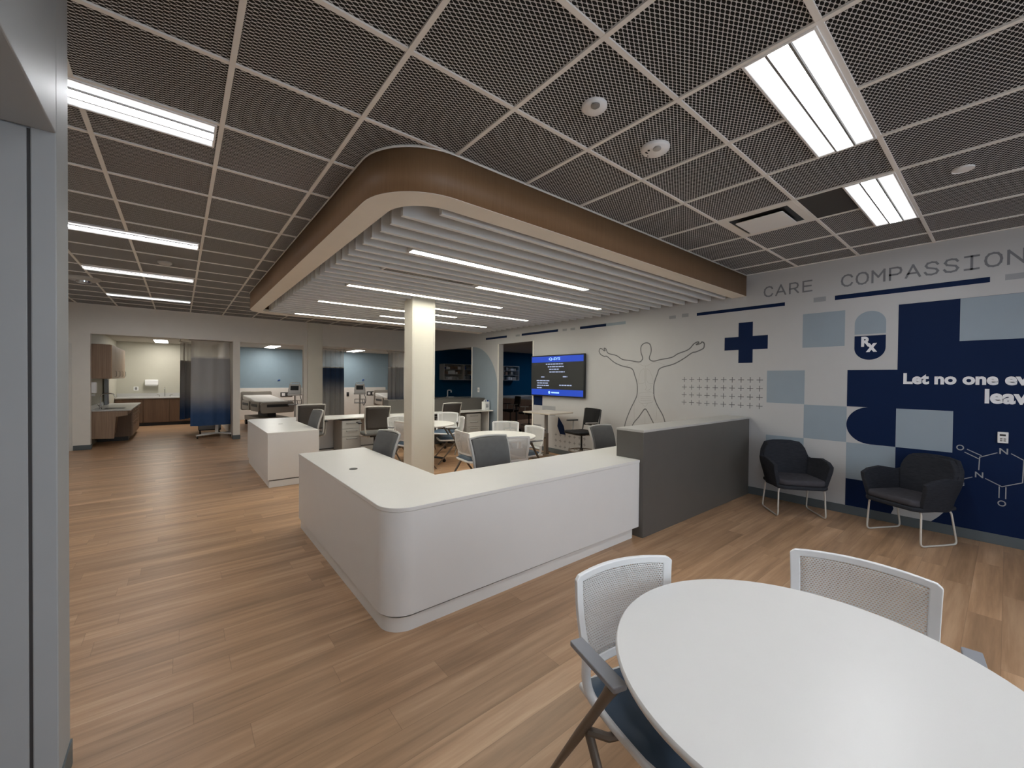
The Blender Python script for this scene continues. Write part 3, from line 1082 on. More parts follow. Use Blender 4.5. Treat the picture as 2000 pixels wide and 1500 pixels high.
t = dome('smoke_detector', 'round pale ceiling unit at the side of the third walkway light', 'ceiling sensor', -1.13, 8.95, 0.19, 0.05, m_gtop)
MB().lathe([(0.09, -0.045), (0.085, -0.075), (0.05, -0.085), (0.001, -0.085)], (0, 0, 0), 24).build('lens', m_chrome, t)
dome('smoke_detector', 'small round ceiling unit between the second and third walkway lights', 'ceiling sensor', -0.148, 6.98, 0.075, 0.035, m_gtop)


# ------------------------------------------------------------------ white L-shaped desks (the far one mirrors the near one)
MID = 11.115


def desk(mirror, label):
    f = (lambda y: MID - y) if mirror else (lambda y: y)
    t = thing('desk', label, 'desk', (0, 0, 0))

    def P(pts):
        q = [(x, f(y)) for x, y in pts]
        return q[::-1] if mirror else q
    x0, x1, xi, y0, yi, y1 = 0.944, XW - 0.03, 1.615, 2.29, 2.95, 4.60
    r = 0.17
    corner = arc(x0 + r, y0 + r, r, 180, 270, 12)
    top = P([(x0, y1)] + corner + [(3.52, y0), (3.52, 2.575), (x1, 2.575), (x1, yi), (xi, yi), (xi, y1)])
    MB().prism(top, 0.743, 0.769).build('worktop', m_wlam, t, bevel=0.003)
    # outer panel with rounded corner, returned at the short end
    d = 0.03
    outer = [(xi, y1), (x0 + 0.004, y1)] + arc(x0 + r, y0 + r, r - 0.004, 180, 270, 12) + [(3.518, y0 + 0.004)]
    inner = [(3.518, y0 + d)] + arc(x0 + r, y0 + r, r - d, 270, 180, 12) + [(x0 + d, y1 - d), (xi, y1 - d)]
    MB().prism(P(outer + inner), 0.105, 0.743).build('panel', m_wlam2, t, bevel=0.002)
    k = 0.022
    o2 = [(xi, y1 - 0.004), (x0 + k, y1 - 0.004)] + arc(x0 + r, y0 + r, r - k, 180, 270, 12) + [(3.45, y0 + k + 0.012)]
    i2 = [(3.45, y0 + 0.09)] + arc(x0 + r, y0 + r, r - 0.07, 270, 180, 12) + [(x0 + 0.09, y1 - 0.03), (xi, y1 - 0.03)]
    MB().prism(P(o2 + i2), 0.0, 0.088).build('toe_kick', m_wlam, t)
    k = 0.028
    o3 = [(xi, y1 - 0.01), (x0 + k, y1 - 0.01)] + arc(x0 + r, y0 + r, r - k, 180, 270, 12) + [(3.45, y0 + k + 0.006)]
    MB().prism(P(o3 + i2), 0.088, 0.105).build('reveal', m_reveal, t)
    gx, gy = (1.155, 3.552) if not mirror else (1.30, MID - 7.664)
    g = MB(); g.lathe([(0.034, 0.7692), (0.034, 0.772), (0.028, 0.7735), (0.001, 0.7735)], (gx, f(gy), 0), 24)
    g.build('grommet', m_dark if not mirror else m_gtop, t)
    # side support under the long worktop
    for xx in (3.60, 5.98):
        a, b = sorted((f(2.60), f(2.90)))
        MB().box(xx - 0.012, a, 0.0, xx + 0.012, b, 0.743).build('support_panel', m_wlam2, t)
    return t


desk_near = desk(False, 'white L-shaped reception desk with a rounded corner, in front of the column')
desk_far = desk(True, 'white L-shaped desk past the column, flat white end towards the walkway')


def counter(mirror, label):
    f = (lambda y: MID - y) if mirror else (lambda y: y)
    t = thing('transaction_counter', label, 'counter', (0, 0, 0))
    x0, x1 = 3.522, XW - 0.028
    a, b = sorted((f(2.254), f(2.572)))
    MB().box(x0, a, 0.0, x1, b, 1.040).build('body', m_glam, t, bevel=0.002)
    MB().box(x0 - 0.001, a - 0.001, 1.040, x1, b + 0.001, 1.063).build('ledge', m_gtop if not mirror else m_glam, t, bevel=0.002)
    return t


counter(False, 'tall charcoal reception counter running from the white desk to the mural wall')
counter(True, 'tall charcoal counter at the far desk, below the dark window opening')


def pedestal(x0, x1, y0, label, depth=0.55):
    t = thing('drawer_pedestal', label, 'drawers', ((x0 + x1) / 2, y0, 0), 0, 'drawer pedestals under the far worktop')
    w = (x1 - x0) / 2
    MB().box(-w, 0.018, 0.035, w, depth, 0.705).build('body', m_frame, t, bevel=0.003)
    z = 0.70
    for h in (0.155, 0.155, 0.33):
        d = MB().box(-w + 0.004, 0.0, z - h + 0.004, w - 0.004, 0.018, z - 0.004).build('drawer', m_gtop, t, bevel=0.002)
        hb = MB(); hb.tube(rounded([(-0.10, 0.0, z - 0.042), (-0.10, -0.022, z - 0.046), (0.10, -0.022, z - 0.046), (0.10, 0.0, z - 0.042)], 0.01, 3), 0.006, 8)
        hb.build('handle', m_metal, d)
        z -= h
    for sx in (-1, 1):
        for yy in (0.06, depth - 0.05):
            MB().lathe([(0.017, -0.011), (0.017, 0.011)], (sx * (w - 0.04), yy, 0.0175), 14, 'x').build('caster', m_black, t)
    return t


pedestal(2.445, 2.815, 8.195, 'white three-drawer pedestal under the far white desk, between two mesh office chairs')
pedestal(5.325, 5.735, 8.195, 'white three-drawer pedestal under the far worktop, below the white jug', 0.33)

t = thing('wipes_jug', 'white plastic jug with a printed label on the far worktop', 'jug', (5.99, 8.36, 0.770), 0.15)
m = MB(); m.prism(rrect(-0.085, -0.065, 0.085, 0.065, 0.02, 4), 0.0, 0.21); m.build('body', m_wplast, t, bevel=0.012, seg=3)
m = MB(); m.tube(rounded([(-0.055, 0, 0.20), (-0.055, 0, 0.245), (0.02, 0, 0.245), (0.04, 0, 0.20)], 0.02), 0.011, 8); m.build('handle', m_wplast, t)
m = MB(); m.lathe([(0.028, 0.205), (0.028, 0.24), (0.024, 0.244), (0.001, 0.244)], (0.055, 0, 0), 18); m.build('cap', m_blueclip, t)
m = MB()
for z, a, b in ((0.135, -0.055, 0.035), (0.110, -0.05, 0.03), (0.085, -0.055, 0.04), (0.065, -0.05, 0.02)):
    m.box(a, -0.0662, z, b, -0.0648, z + 0.012)
m.build('label_print', M('label_ink', (70, 72, 88), 0.6), t)


# ------------------------------------------------------------------ tables
def round_table(name, label, x, y, rz=0.0):
    t = thing(name, label, 'table', (x, y, 0), rz, 'white round tables')
    R = 0.532
    m = MB(); m.lathe([(0.001, 0.709), (R - 0.012, 0.709), (R - 0.004, 0.713), (R, 0.722), (R - 0.001, 0.730), (R - 0.005, 0.735), (0.001, 0.735)], n=96)
    m.build('tabletop', m_wlam, t)
    m = MB(); m.box(-0.20, -0.03, 0.690, 0.20, 0.03, 0.709); m.box(-0.03, -0.20, 0.690, 0.03, 0.20, 0.709)
    m.build('mounting_plate', m_dark, t)
    m = MB(); m.lathe([(0.034, 0.10), (0.034, 0.69)], n=20); m.build('column', m_metal, t)
    for k in range(4):
        a = PI / 4 + k * PI / 2
        c, s = math.cos(a), math.sin(a)
        m = MB(); m.tube([(c * 0.03, s * 0.03, 0.12), (c * 0.2, s * 0.2, 0.105), (c * 0.36, s * 0.36, 0.075)], [0.024, 0.020, 0.016], 10)
        f = m.build('foot', m_black, t)
        m = MB(); m.lathe([(0.031, -0.012), (0.033, 0.0), (0.031, 0.012)], (c * 0.36, s * 0.36, 0.033), 16, 'x')
        m.tube([(c * 0.36, s * 0.36, 0.05), (c * 0.36, s * 0.36, 0.085)], 0.012, 8)
        m.build('caster', m_black, f)
    return t


T0, T1, T2 = (1.385, 0.347), (3.45, 6.70), (3.60, 4.68)
round_table('round_table', 'big white round table in front of the white desk, seen from above', *T0, 0.3)
round_table('round_table', 'white round table partly hidden behind the cream column', *T1, 0.5)
round_table('round_table', 'white round table beyond the grey office chair, below the display', *T2, 0.2)


# ------------------------------------------------------------------ white perforated-back armchairs
def white_chair(label):
    t = thing('armchair', label, 'chair', (0, 0, 0), 0, 'white perforated-back armchairs')

    def back_y(u, v):      # u -1..1 across, v 0 (bottom) .. 1 (top): bowed across, leaning back
        return -0.195 - 0.055 * v + 0.040 * u * u - 0.02 * math.sin(v * PI)
    def half(v):
        return 0.222 + 0.012 * v
    z0, z1 = 0.505, 0.832

    def pt(u, v, off=0.0):
        return (u * half(v), back_y(u, v) + off, z0 + (z1 - z0) * v - 0.012 * u * u * v)
    # perforated panel
    rows = []
    for j in range(13):
        v = 0.05 + 0.87 * j / 12
        rows.append([pt(-0.86 + 1.72 * i / 14, v) for i in range(15)])
    MB().sheet(rows).build('perforated_back', m_perf, t, solid=0.004)
    # frame: rim all round the panel, running down to the seat
    ring = []
    N = 10
    path = [(-1, 0.0), (-1, 0.96), (-0.93, 1.0), (0.93, 1.0), (1, 0.96), (1, 0.0), (0.9, -0.02), (-0.9, -0.02)]
    uv = []
    for (a, b), (c, d) in zip(path, path[1:] + path[:1]):
        n = 12 if abs(a - c) + abs(b - d) > 0.5 else 2
        for i in range(n):
            uv.append((a + (c - a) * i / n, b + (d - b) * i / n))
    m = MB()
    fo, bo, fi, bi = [], [], [], []
    for u, v in uv:
        uo, vo = u, v
        ui = max(-0.85, min(0.85, u)); vi = max(0.06, min(0.91, v))
        fo.append(m.bm.verts.new(pt(uo, vo, 0.007))); bo.append(m.bm.verts.new(pt(uo, vo, -0.012)))
        fi.append(m.bm.verts.new(pt(ui, vi, 0.005))); bi.append(m.bm.verts.new(pt(ui, vi, -0.007)))
    n = len(uv)
    for i in range(n):
        j = (i + 1) % n
        for p, q in ((fo, fi), (fi, bi), (bi, bo), (bo, fo)):
            m.bm.faces.new([p[i], p[j], q[j], q[i]])
    m.build('back_frame', m_wplast, t, bevel=0.004)
    for s in (-1, 1):
        m = MB()
        m.tube(rounded([(s * 0.222, back_y(1, 0) , 0.56), (s * 0.224, back_y(1, 0) + 0.0, 0.47), (s * 0.222, back_y(1, 0) + 0.03, 0.425), (s * 0.215, -0.02, 0.415)], 0.06, 5), [0.017] * 1 + [0.017] * 12 + [0.012], 10)
        m.build('back_upright', m_wplast, t)
    # seat shell and cushion
    sh = [(-0.225, -0.20), (-0.232, 0.0), (-0.225, 0.18), (-0.19, 0.235), (0, 0.25), (0.19, 0.235), (0.225, 0.18), (0.232, 0.0), (0.225, -0.20), (0.12, -0.215), (-0.12, -0.215)]
    MB().prism([(x, y) for x, y in sh], 0.405, 0.432).build('seat_shell', m_wplast, t, bevel=0.010, seg=3)
    rows = []
    for j in range(11):
        v = -1 + 2 * j / 10
        r = []
        for i in range(13):
            u = -1 + 2 * i / 12
            e = max(0, 1 - abs(u) ** 6) * max(0, 1 - abs(v) ** 6)
            x = u * (0.217 - 0.012 * v * v)
            y = 0.012 + v * 0.215
            r.append((x, y, 0.430 + 0.045 * min(1, e * 1.6) - 0.010 * (1 - u * u) * (1 - v) * 0.5 + (-0.008 if v > 0.7 else 0)))
        rows.append(r)
    MB().sheet(rows).build('seat', m_blueseat, t, ang=80)
    for s in (-1, 1):
        # leg that rises from the back foot to the front of the arm
        m = MB()
        m.tube([(s * 0.302, -0.302, 0.0), (s * 0.300, -0.184, 0.192), (s * 0.297, -0.071, 0.375), (s * 0.295, 0.021, 0.525), (s * 0.294, 0.067, 0.600), (s * 0.294, 0.094, 0.645)], [0.012, 0.016, 0.020, 0.018, 0.021, 0.026], 14, False, 0.8)
        m.build('leg', m_bronze, t)
        m = MB()
        m.tube([(s * 0.292, -0.04, 0.40), (s * 0.24, 0.0, 0.392), (s * 0.12, 0.02, 0.388), (0, 0.02, 0.388)], [0.014, 0.014, 0.012, 0.012], 8)
        m.build('seat_support', m_bronze, t)
        m = MB()
        m.tube([(s * 0.285, -0.05, 0.395), (s * 0.288, 0.08, 0.22), (s * 0.292, 0.27, 0.0)], [0.015, 0.014, 0.011], 12)
        m.build('leg', m_bronze, t)
        m = MB(); m.prism(rrect(s * 0.294 - 0.025, -0.115, s * 0.294 + 0.025, 0.125, 0.006, 3), 0.645, 0.662)
        m.build('arm_pad', m_armpad, t, bevel=0.0025)
    return t


def put(first, label, back, d, up=None):
    """stand a copy with its back's top centre over `back`, facing d"""
    l = math.hypot(*d)
    d = (d[0] / l, d[1] / l)
    loc = (back[0] + d[0] * 0.265, back[1] + d[1] * 0.265, 0)
    if first.get('used'):
        return dup(first, label, loc, face(*d), up)
    first['used'] = 1
    first['label'] = label
    first.location = loc
    first.rotation_euler = (0, 0, face(*d))
    return first


wc = white_chair('')
put(wc, 'white armchair with blue seat at the front table, on the side of the white desk', (1.382, 0.997), (-0.267, -0.963))
put(wc, 'white armchair at the front table, backing onto the lounge chairs', (2.171, 0.374), (-0.99, -0.13))
put(wc, 'white armchair behind the column, its back showing beside the mesh office chair', (3.19, 7.41), (0.3, -0.95))
put(wc, 'shaded white armchair cut off by the cream column, behind the grey seat back', (2.83, 6.38), (1.0, 0.2))
put(wc, 'white armchair across the half-hidden round table, in front of the far drawer pedestal', (4.50, 7.65), (-0.73, -0.69))
put(wc, 'white armchair seen edge-on between the two far round tables', (4.20, 6.56), (-0.95, 0.35))
put(wc, 'shaded white armchair seen from behind, at the round table just past the column', (2.985, 4.80), (1, -0.12))
put(wc, 'white armchair across the table, in front of the dark doorway', (4.36, 5.48), (-0.69, -0.73))
put(wc, 'white armchair turned to the round table, beside the standing-height table', (4.30, 4.63), (-1, 0.05))
put(wc, 'shaded white armchair seen from behind, overlapping the grey office chair at the desk', (3.27, 3.93), (0.3, 0.95))
del wc['used']


# ------------------------------------------------------------------ grey office chairs
def five_star(t, r=0.30, z=0.075, mat=None):
    for k in range(5):
        a = 0.3 + k * 2 * PI / 5
        c, s = math.cos(a), math.sin(a)
        m = MB(); m.tube([(0, 0, z + 0.025), (c * r * 0.5, s * r * 0.5, z + 0.012), (c * r, s * r, z - 0.005)], [0.026, 0.020, 0.014], 10)
        f = m.build('base_arm', mat or m_black, t)
        m = MB(); m.lathe([(0.028, -0.024), (0.030, -0.010), (0.020, 0.0), (0.030, 0.010), (0.028, 0.024)], (c * r, s * r, 0.030), 16, 'y')
        m.tube([(c * r, s * r, 0.03), (c * r, s * r, z)], 0.009, 8)
        m.build('caster', m_black, f)


def office_chair(label):
    t = thing('office_chair', label, 'chair', (0, 0, 0), 0, 'grey office chairs')
    five_star(t)
    MB().lathe([(0.028, 0.08), (0.028, 0.24), (0.016, 0.245), (0.016, 0.41)], n=16).build('gas_lift', m_dark, t)
    MB().box(-0.11, -0.13, 0.395, 0.11, 0.10, 0.425).build('tilt_mechanism', m_dark, t, bevel=0.01)
    m = MB(); m.prism(rrect(-0.24, -0.20, 0.24, 0.27, 0.07, 5), 0.428, 0.485); m.build('seat', m_gfab, t, bevel=0.022, seg=4)

    def by(v):
        return -0.225 - 0.075 * v + 0.03 * math.sin(v * PI)
    za, zb = 0.55, 0.965
    for off, nm, mt, hw in ((0.012, 'backrest', m_gfab, 0.222), (-0.012, 'back_mesh', m_dmesh, 0.214)):
        rows = []
        for j in range(11):
            v = j / 10
            rows.append([(u * hw * (0.94 + 0.06 * v) * (1 if v < 0.96 or off < 0 else 0.96), by(v) + 0.045 * u * u + off, za + (zb - za) * v) for u in [-1 + 2 * i / 10 for i in range(11)]])
        MB().sheet(rows).build(nm, mt, t, solid=0.022 if off > 0 else 0.004, bevel=0.006 if off > 0 else 0)
    # frame: up one side, across the top, down the other and forward under the seat
    pts = [(-0.09, -0.06, 0.405), (-0.17, -0.16, 0.415), (-0.215, -0.235 + 0.045, 0.50)]
    for j in range(1, 9):
        v = j / 8
        pts.append((-0.233 * (0.94 + 0.06 * v), by(v) + 0.040, za + (zb + 0.004 - za) * v))
    pts += [(-0.12, by(1) + 0.010, zb + 0.012), (0, by(1) - 0.004, zb + 0.014)]
    pts += [(-x, y, z) for x, y, z in reversed(pts[:-1])]
    m = MB(); m.tube(pts, 0.013, 10); m.build('back_frame', m_frame, t)
    for s in (-1, 1):
        m = MB(); m.tube(rounded([(s * 0.14, -0.02, 0.412), (s * 0.285, -0.03, 0.415), (s * 0.295, -0.06, 0.62), (s * 0.29, -0.02, 0.66)], 0.05, 4), 0.012, 8)
        f = m.build('arm', m_frame, t)
        m = MB(); m.prism(rrect(s * 0.29 - 0.035, -0.13, s * 0.29 + 0.035, 0.12, 0.025, 4), 0.655, 0.680); m.build('arm_pad', m_dark, f, bevel=0.008)
    return t


oc = office_chair('')


def put_oc(label, back, d, scale=None):
    l = math.hypot(*d)
    d = (d[0] / l, d[1] / l)
    loc = (back[0] + d[0] * 0.29, back[1] + d[1] * 0.29, 0)
    if oc.get('used'):
        return dup(oc, label, loc, face(*d), scale)
    oc['used'] = 1
    oc['label'] = label
    oc.location = loc
    oc.rotation_euler = (0, 0, face(*d))
    if scale:
        oc.scale = scale
    return oc


put_oc('grey office chair facing the white desk front, before the round table', (2.40, 3.33), (0.05, -1))
put_oc('grey office chair tucked under the white desk, just before the cream column', (1.775, 4.21), (-1, -0.08))
put_oc('grey office chair behind the tall charcoal counter, only its back top visible', (4.10, 3.28), (0.05, -1))
put_oc('mesh-back office chair seen from behind, next to the white drawers by the column', (2.92, 7.56), (0.12, 1), (1, 1, 1.03))
put_oc('mesh-back office chair with the highest back, in front of the bed bay', (1.86, 8.0), (0.03, 1), (1, 1, 1.08))
put_oc('grey office chair seen edge-on behind the far white desk top', (1.745, 6.98), (-1, -0.06), (1, 1, 1.05))
put_oc('mesh-back office chair at the far charcoal counter, beyond the column', (4.72, 7.82), (0.02, 1), (1, 1, 1.03))
del oc['used']


# ------------------------------------------------------------------ standing-height table and drafting chairs
t = thing('standing_table', 'small standing-height table with pale square top under the display', 'table', (5.62, 5.74, 0))
m = MB(); m.prism(rrect(-0.33, -0.38, 0.33, 0.38, 0.02, 3), 0.893, 0.918); m.build('tabletop', M('pale_table_top', (196, 188, 176), 0.4), t, bevel=0.003)
MB().box(-0.12, -0.10, 0.862, 0.12, 0.10, 0.893).build('mounting_plate', m_black, t, bevel=0.004)
MB().box(-0.075, -0.032, 0.08, -0.005, 0.032, 0.50).build('outer_column', m_bronze, t, bevel=0.003)
MB().box(-0.066, -0.024, 0.50, -0.014, 0.024, 0.865).build('inner_column', m_metal, t, bevel=0.003)
m = MB(); m.box(-0.10, -0.022, 0.55, -0.075, 0.10, 0.57); m.box(-0.10, -0.022, 0.40, -0.075, 0.10, 0.42); m.build('cable_bracket', m_black, t)
for yy in (-0.26, 0.26):
    MB().box(-0.26, yy - 0.03, 0.045, 0.30, yy + 0.03, 0.075).build('foot', m_bronze, t, bevel=0.006)
    m = MB()
    for xx in (-0.22, 0.26):
        m.lathe([(0.022, -0.014), (0.022, 0.014)], (xx, yy, 0.0225), 14, 'y')
    m.build('caster', m_black, t)
MB().box(-0.08, -0.26, 0.05, 0.0, 0.26, 0.085).build('base_beam', m_bronze, t, bevel=0.004)


def drafting_chair(label, fabric=None):
    fabric = fabric or m_dark
    t = thing('drafting_chair', label, 'chair', (0, 0, 0), 0, 'drafting chairs')
    five_star(t, 0.31)
    MB().lathe([(0.030, 0.08), (0.030, 0.34), (0.017, 0.345), (0.017, 0.575)], n=16).build('gas_lift', m_black, t)
    ring = [(0.225 * math.cos(a * PI / 16), 0.225 * math.sin(a * PI / 16), 0.30) for a in range(32)]
    m = MB(); m.tube(ring, 0.011, 8, closed=True)
    for a in (0, 2 * PI / 3, 4 * PI / 3):
        m.tube([(0.225 * math.cos(a), 0.225 * math.sin(a), 0.30), (0.03 * math.cos(a), 0.03 * math.sin(a), 0.285)], 0.008, 8)
    m.lathe([(0.036, 0.265), (0.036, 0.315)], n=16)
    m.build('foot_ring', m_bronze, t)
    MB().box(-0.10, -0.12, 0.57, 0.10, 0.09, 0.598).build('tilt_mechanism', m_black, t, bevel=0.008)
    m = MB(); m.prism(rrect(-0.235, -0.21, 0.235, 0.25, 0.09, 6), 0.60, 0.648); m.build('seat', fabric, t, bevel=0.02, seg=4)
    rows = []
    for j in range(9):
        v = j / 8
        rows.append([(u * (0.19 + 0.02 * v), -0.225 - 0.06 * v + 0.04 * u * u, 0.73 + 0.31 * v) for u in [-1 + 2 * i / 8 for i in range(9)]])
    MB().sheet(rows).build('backrest', fabric, t, solid=0.02, bevel=0.006)
    for s in (-1, 1):
        m = MB(); m.tube(rounded([(s * 0.08, -0.05, 0.585), (s * 0.20, -0.16, 0.60), (s * 0.222, -0.205, 0.74), (s * 0.226, -0.245, 1.03)], 0.06, 4), 0.012, 8)
        m.build('back_upright', m_dark, t)
        m = MB(); m.tube(rounded([(s * 0.12, 0.0, 0.59), (s * 0.275, 0.0, 0.60), (s * 0.285, -0.02, 0.80)], 0.04, 4), 0.012, 8)
        f = m.build('arm', m_metal, t)
        m = MB(); m.prism(rrect(s * 0.285 - 0.03, -0.12, s * 0.285 + 0.03, 0.12, 0.02, 4), 0.80, 0.824); m.build('arm_pad', m_metal if s < 0 else m_dark, f, bevel=0.006)
    return t


dc = drafting_chair('black drafting chair with a foot ring against the white wall, below the display', M('black_vinyl', (20, 20, 22), 0.6, spec=0.2))
dc.location = (5.52, 4.78, 0)
dc.rotation_euler = (0, 0, face(-0.98, 0.22))
dup(dc, 'dark stool in the unlit doorway, on the side of the display', (7.45, 8.35, 0), face(-0.4, 0.9))
dup(dc, 'dark stool in the unlit doorway, below the glass wall cabinets', (7.6, 9.35, 0), face(-0.9, 0.3))


# ------------------------------------------------------------------ lounge chairs
def lounge_chair(label):
    t = thing('lounge_chair', label, 'chair', (0, 0, 0), 0, 'dark lounge chairs by the mural')
    # shell wraps from the front of one arm round the back to the other; profile = (x, y, z low, z high)
    prof = [(-0.282, 0.240, 0.36, 0.605), (-0.296, 0.15, 0.345, 0.640), (-0.300, 0.00, 0.335, 0.660), (-0.290, -0.10, 0.33, 0.645), (-0.272, -0.165, 0.33, 0.630),
            (-0.262, -0.190, 0.33, 0.640), (-0.245, -0.225, 0.33, 0.720), (-0.195, -0.262, 0.33, 0.805), (-0.10, -0.285, 0.33, 0.822), (0, -0.292, 0.33, 0.825)]
    prof = prof + [(-x, y, a, b) for x, y, a, b in reversed(prof[:-1])]
    rows = []
    for j in range(8):
        v = j / 7
        r = []
        for x, y, a, b in prof:
            f = 0.84 + 0.16 * min(1, v * 1.25)          # tucks in towards the seat
            back = 1 if abs(x) < 0.28 and y < -0.15 else 0
            r.append((x * f, (y + 0.05 * (1 - v) * (1 if y < 0 else -0.6)) - back * 0.05 * max(0, v - 0.35), a + (b - a) * v))
        rows.append(r)
    MB().sheet(rows).build('shell', m_lounge, t, solid=0.042, bevel=0.012, seg=3, ang=60)
    # inner back pad, seat cushion
    rows = []
    for j in range(7):
        v = j / 6
        rows.append([(u * (0.215 + 0.03 * math.sin(v * PI * 0.8) - (0.05 * max(0, v - 0.75) * 4)), -0.195 - 0.075 * v + 0.03 * u * u, 0.42 + 0.385 * v) for u in [-1 + 2 * i / 8 for i in range(9)]])
    MB().sheet(rows).build('back_pad', m_lounge, t, solid=0.05, bevel=0.016, seg=3, ang=60)
    st = [(-0.25, -0.20), (-0.265, 0.05), (-0.26, 0.22), (-0.21, 0.275), (0, 0.285), (0.21, 0.275), (0.26, 0.22), (0.265, 0.05), (0.25, -0.20)]
    MB().prism(st, 0.335, 0.375).build('seat_base', m_lounge, t, bevel=0.014, seg=3)
    MB().prism([(x * 0.93, y * 0.97) for x, y in st], 0.372, 0.440).build('seat_cushion', m_loungeseat, t, bevel=0.028, seg=4)
    for s in (-1, 1):
        m = MB()
        m.tube(rounded([(s * 0.17, -0.13, 0.335), (s * 0.235, -0.15, 0.335), (s * 0.245, -0.215, 0.010), (s * 0.245, 0.215, 0.010), (s * 0.235, 0.20, 0.335), (s * 0.17, 0.18, 0.335)], 0.045, 5), 0.0085, 10)
        m.build('leg', m_sled, t)
    return t


lc = lounge_chair('dark lounge chair beside the charcoal counter, on a white sled base')
lc.location = (5.64, 1.60, 0)
lc.rotation_euler = (0, 0, face(-0.77, -0.64))
dup(lc, 'dark lounge chair in front of the navy mural and molecule drawing', (5.705, 0.605, 0), face(-0.87, 0.49))


# ------------------------------------------------------------------ sink bay
t = thing('sink_cabinet', 'walnut sink cabinet with a sloped knee space at the near end of the bay', 'cabinet', (-1.49, 12.33, 0))
MB().box(0.0, 0.0, 0.772, 0.66, 2.95, 0.80).build('countertop', m_qstone, t, bevel=0.003)
MB().box(0.0, 0.0, 0.80, 0.016, 2.95, 0.89).build('splashback', m_qstone, t)
# apron and sloped knee panel at the near end, drawers beyond
MB().prism([(0.02, 0.19), (0.38, 0.17), (0.41, 0.64), (0.60, 0.67), (0.60, 0.772), (0.02, 0.772)], 0.02, 0.055, lambda u, v, w: (u, w, v)).build('end_panel', m_walnut, t, bevel=0.002)
MB().prism([(0.02, 0.20), (0.33, 0.20), (0.38, 0.64), (0.60, 0.68), (0.60, 0.772), (0.02, 0.772)], 0.055, 0.95, lambda u, v, w: (u, w, v)).build('knee_panel', m_walnut, t)
MB().box(0.02, 0.95, 0.10, 0.60, 2.93, 0.772).build('body', m_walnut_d, t)
MB().box(0.02, 0.98, 0.0, 0.54, 2.90, 0.10).build('toe_kick', m_black, t)
for k in range(3):
    y0 = 0.97 + k * 0.65
    for j, (za, zb) in enumerate(((0.62, 0.765), (0.44, 0.61), (0.115, 0.43))):
        d = MB().box(0.60, y0, za, 0.622, y0 + 0.63, zb).build('drawer', m_walnut, t, bevel=0.002)
        m = MB(); m.tube(rounded([(0.622, y0 + 0.22, zb - 0.05), (0.65, y0 + 0.22, zb - 0.05), (0.65, y0 + 0.41, zb - 0.05), (0.622, y0 + 0.41, zb - 0.05)], 0.01, 2), 0.006, 6)
        m.build('handle', m_chrome, d)
m = MB(); m.prism(rrect(0.17, 0.35, 0.53, 0.80, 0.05, 4), 0.8005, 0.803); m.build('sink', m_steel, t)
m = MB(); m.prism(rrect(0.19, 0.37, 0.51, 0.78, 0.05, 4), 0.803, 0.8045); m.build('basin', m_dark, t)
t2 = thing('faucet', 'chrome gooseneck faucet on the walnut sink cabinet', 'faucet', (-1.365, 12.80, 0.801))
m = MB(); m.lathe([(0.026, 0.0), (0.026, 0.02), (0.016, 0.03), (0.016, 0.10)], n=14)
m.tube(rounded([(0, 0, 0.09), (0, 0, 0.30), (0.06, 0, 0.34), (0.21, 0, 0.34), (0.23, 0, 0.27)], 0.06, 5), 0.011, 10)
m.build('spout', m_chrome, t2)
m = MB(); m.tube([(-0.02, -0.03, 0.06), (-0.03, -0.12, 0.10)], 0.008, 8); m.build('handle', m_chrome, t2)

t = thing('upper_cabinet', 'walnut wall cabinet hanging above the sink cabinet', 'cabinet', (-1.49, 12.45, 1.475))
MB().box(0.0, 0.0, 0.0, 0.32, 2.75, 0.75).build('body', m_walnut, t, bevel=0.003)
for k in range(4):
    d = MB().box(0.32, 0.01 + k * 0.687, 0.005, 0.34, 0.685 + k * 0.687, 0.745).build('door', M('walnut_door', (178, 150, 124), 0.45) if k == 0 else bpy.data.materials['walnut_door'], t, bevel=0.002)
    m = MB(); y = 0.57 + k * 0.687
    m.tube(rounded([(0.34, y, 0.05), (0.365, y, 0.05), (0.365, y, 0.17), (0.34, y, 0.17)], 0.01, 2), 0.006, 6); m.build('handle', m_chrome, d)
t = thing('soap_dispenser', 'white soap dispenser on the side wall above the sink', 'dispenser', (-1.49, 12.40, 1.10))
MB().box(0.0, -0.06, 0.06, 0.11, 0.10, 0.30).build('housing', m_wplast, t, bevel=0.02, seg=3) if False else MB().box(0.0, -0.06, 0.06, 0.11, 0.10, 0.30).build('housing', m_wplast, t, bevel=0.02)
MB().box(0.03, -0.02, 0.0, 0.09, 0.06, 0.06).build('nozzle', m_gtop, t, bevel=0.008)
t = thing('tall_panel', 'narrow dark steel panel standing on the counter below the wall cabinet', 'panel', (-1.472, 14.40, 0.801))
MB().box(0.005, 0.0, 0.0, 0.06, 0.34, 0.66).build('panel', m_steel, t, bevel=0.004)
MB().box(0.06, 0.06, 0.02, 0.064, 0.13, 0.64).build('slot', m_navy, t)

